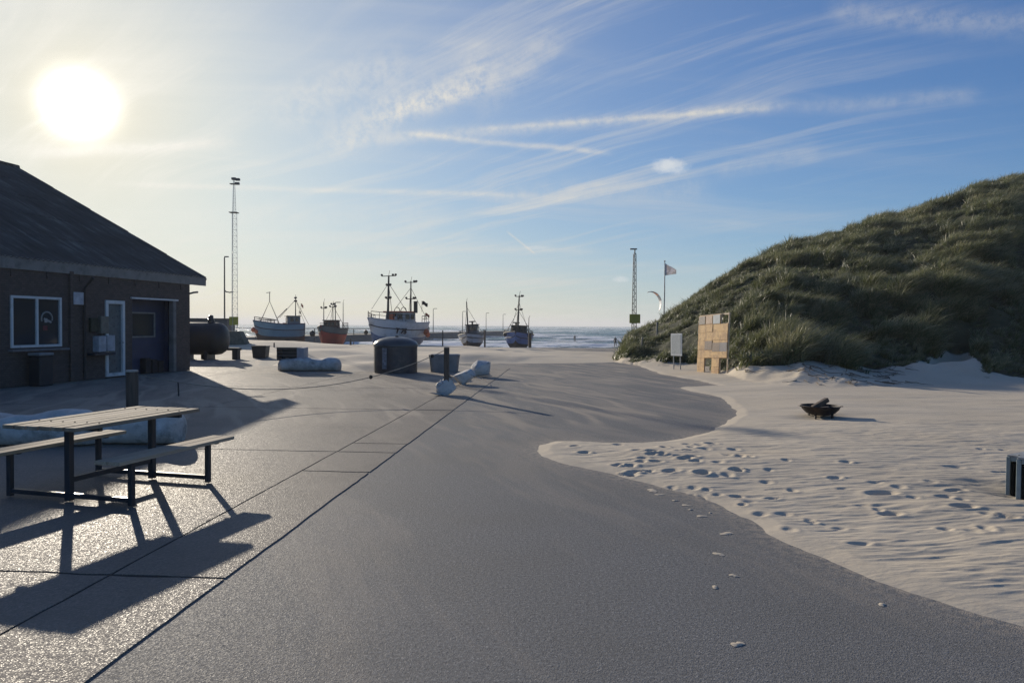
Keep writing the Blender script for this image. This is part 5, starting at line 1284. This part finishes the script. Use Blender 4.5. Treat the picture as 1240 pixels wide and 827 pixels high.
flag2(t, -2.8, .9, 3.9, .7, pm('flag_dark', (0, 0, 0))); flag2(t, -2.9, 1.2, 2.9, .5, M_RED); rails(t, sc3, 6.6, .62, .98, 6, .6); rails(t, sc3, 6.6, .02, .25, 3, .6); clutter(t, 6.2, 3.0, 1.9, 8, GEAR); clutter(t, 6.2, 2.6, 1.9, 9, GEAR)
buoy(t, (-2.2, 1.8, 1.4), .28, M_ORB); buoy(t, (-2.7, 1.6, 1.2), .24, M_ORB); buoy(t, (2.4, -1.4, 1.4), .2, pm('buoy_black', (0, 0, 0)))
# registration on the bow, port side of the white boat (the side turned to the viewer)
def hull_pt(s_, q_):
    hb, kz, sh_ = sc3(s_); e_ = .42 if s_ < .8 else .42+.9*(s_-.8)/.2
    return Vector(((s_-.5)*6.6+(.09*6.6*max(0, s_-.8)/.2)*q_, hb*q_**e_, kz+(sh_-kz)*q_))
pa, pb, pc = hull_pt(.76, .66), hull_pt(.58, .66), hull_pt(.67, .82)
X_ = (pb-pa).normalized(); Y_ = (pc-(pa+pb)/2); Y_ = (Y_-X_*Y_.dot(X_)).normalized(); Z_ = X_.cross(Y_)
Mx = Matrix((X_, Y_, Z_)).transposed().to_4x4(); Mx.translation = hull_pt(.67, .66)+Z_*.05
text_mesh('T 75', .66, 'registration_mark', pm('mark_dark', (.03, .03, .04), .6), t, Mx, .16)
# 4 small grey boat
t, sc4 = boat('fishing_boat', 'small pale grey boat with a single bare pole mast in the middle', 571.5, 421.5, 84, 5.0, 2.85, 1.45, 262, pm('boat_pale_grey', (.46, .48, .52), .6, 0, .1, 1.5, .1, dirt=(.2, .21, .22)), M_BOT, M_RIG, 0, lean=3)
house(t, -.8, 1.3, 1.4, 1.2, 1.45, pm('wheelhouse_slate', (.10, .11, .12), .6), M_RIG); mast(t, .1, 1.2, 5.3, .10, (), 0, y=-.35, L=4.6, zs_=1.8); clutter(t, 4.6, 2.4, 1.15, 12, GEAR); rails(t, sc4, 5, .05, .5, 4, .55)
m = MB(); m.tube([(-.9, 0, 2.7), (-.9, 0, 3.0)], .1, 8); m.box((-.9, 0, 3.05), (.2, .7, .12)); m.build('radar', M_RIG, t)
# 5 blue boat
t, sc5 = boat('fishing_boat', 'dark blue boat with one tall raked mast, rightmost on the beach', 627, 424.5, 79, 5.4, 3.1, 1.75, 264, pm('boat_blue', (.13, .20, .42), .6, 0, .12, 1.5, .1, dirt=(.08, .11, .22)), M_BOT, M_RIG, 0, lean=-2)
house(t, -.5, 1.7, 1.5, 1.35, 1.3, pm('wheelhouse_dark', (.05, .05, .055), .6), M_RIG); mast(t, .5, 1.3, 5.9, .11, ((.66, .35), (.97, .4)), -.02, y=-.05, L=5, zs_=2.0); mast(t, -1.8, 1.3, 3.6, .05, (), 0, y=.9, L=3, stays=False); clutter(t, 5, 2.8, 1.35, 15, [M_RIG, GEAR[1]]); rails(t, sc5, 5.4, .45, .95, 5, .35)
m = MB(); m.tube([(-.5, -.35, 2.7), (-.5, -.35, 2.95)], .1, 8); m.box((-.5, -.35, 3.0), (.2, .75, .12)); m.build('radar', M_RIG, t)
m = MB(); m.tube([(.5, -1.3, 1.9), (.4, -.06, 4.3), (.5, 1.5, 1.9)], .03, 5); m.build('shrouds', M_RIG, t); buoy(t, (2.0, -1.2, 1.7), .2, M_RIG); buoy(t, (1.9, 1.3, 1.7), .2, M_RIG)

# ================================================================ people far off in the surf and on the mole
M_WET = pm('wetsuit_black', (.02, .022, .025), .5)
def person(px, pyf, D, hgt, pose, lab, label_cat='person'):
    c = at(px, pyf, D); s_ = hgt/1.75; legs = .12 if pose != 'wade' else .1
    V = [(0, 0, .93), (0, 0, 1.15), (0, 0, 1.40), (0, 0, 1.50), (0, .0, 1.62), (0, 0, 1.74)]; R_ = [.15, .13, .15, .055, .10, .06]; E_ = [(0, 1), (1, 2), (2, 3), (3, 4), (4, 5)]
    for sg_ in (-1, 1):
        o = len(V); V += [(sg_*legs, 0, .88), (sg_*legs*1.1, -.03, .48), (sg_*legs*1.15, 0, .06), (sg_*legs*1.15, -.12, .03)]; R_ += [.09, .065, .045, .035]; E_ += [(0, o), (o, o+1), (o+1, o+2), (o+2, o+3)]
        o = len(V); up = .25 if pose == 'surf' and sg_ > 0 else 0
        V += [(sg_*.19, 0, 1.40), (sg_*(.26+up), -.04, 1.14+up), (sg_*(.28+up*1.6), -.14, .92+up*1.8)]; R_ += [.06, .045, .03]; E_ += [(2, o), (o, o+1), (o+1, o+2)]
    me = bpy.data.meshes.new('person'); me.from_pydata(V, E_, []); o = bpy.data.objects.new('person', me); COL.objects.link(o); me.materials.append(M_WET)
    md = o.modifiers.new('skin', 'SKIN')
    for i, sv in enumerate(me.skin_vertices[0].data): sv.radius = (R_[i], R_[i]); sv.use_root = (i == 0)
    sb = o.modifiers.new('sub', 'SUBSURF'); sb.levels = 1; sb.render_levels = 1
    o.location = c; o.scale = (s_,)*3; return tag(o, lab, label_cat, None)
person(745, 421, 118, 1.75, 'stand', 'person in a black wetsuit standing in shallow surf left of the dune')
person(696, 415, 165, 1.75, 'surf', 'person in black riding a wave in the middle of the open water')
pz = mole_pt(519); person(519, H and (394+(H-mz)/pz.y*F), pz.y, 1.8, 'stand', 'person standing on the breakwater right of the large white boat')
# ================================================================ salt haze hanging over the beach
HAZE_D = .00035
hm_, nt = newmat('sea_haze'); nt.n.clear()
out_ = nt.add('ShaderNodeOutputMaterial'); pv = nt.add('ShaderNodeVolumePrincipled'); nt.l.new(pv.outputs[0], out_.inputs['Volume'])
pv.inputs['Color'].default_value = (.95, .97, 1, 1); pv.inputs['Density'].default_value = HAZE_D; pv.inputs['Anisotropy'].default_value = .15
hb_ = MB().box((0, 0, 0), (13500, 7500, 1), Matrix.Translation((0, 3000, 11.5)) @ Matrix.Diagonal((1, 1, 36, 1))).build('haze', hm_); setting(hb_, 'stuff')
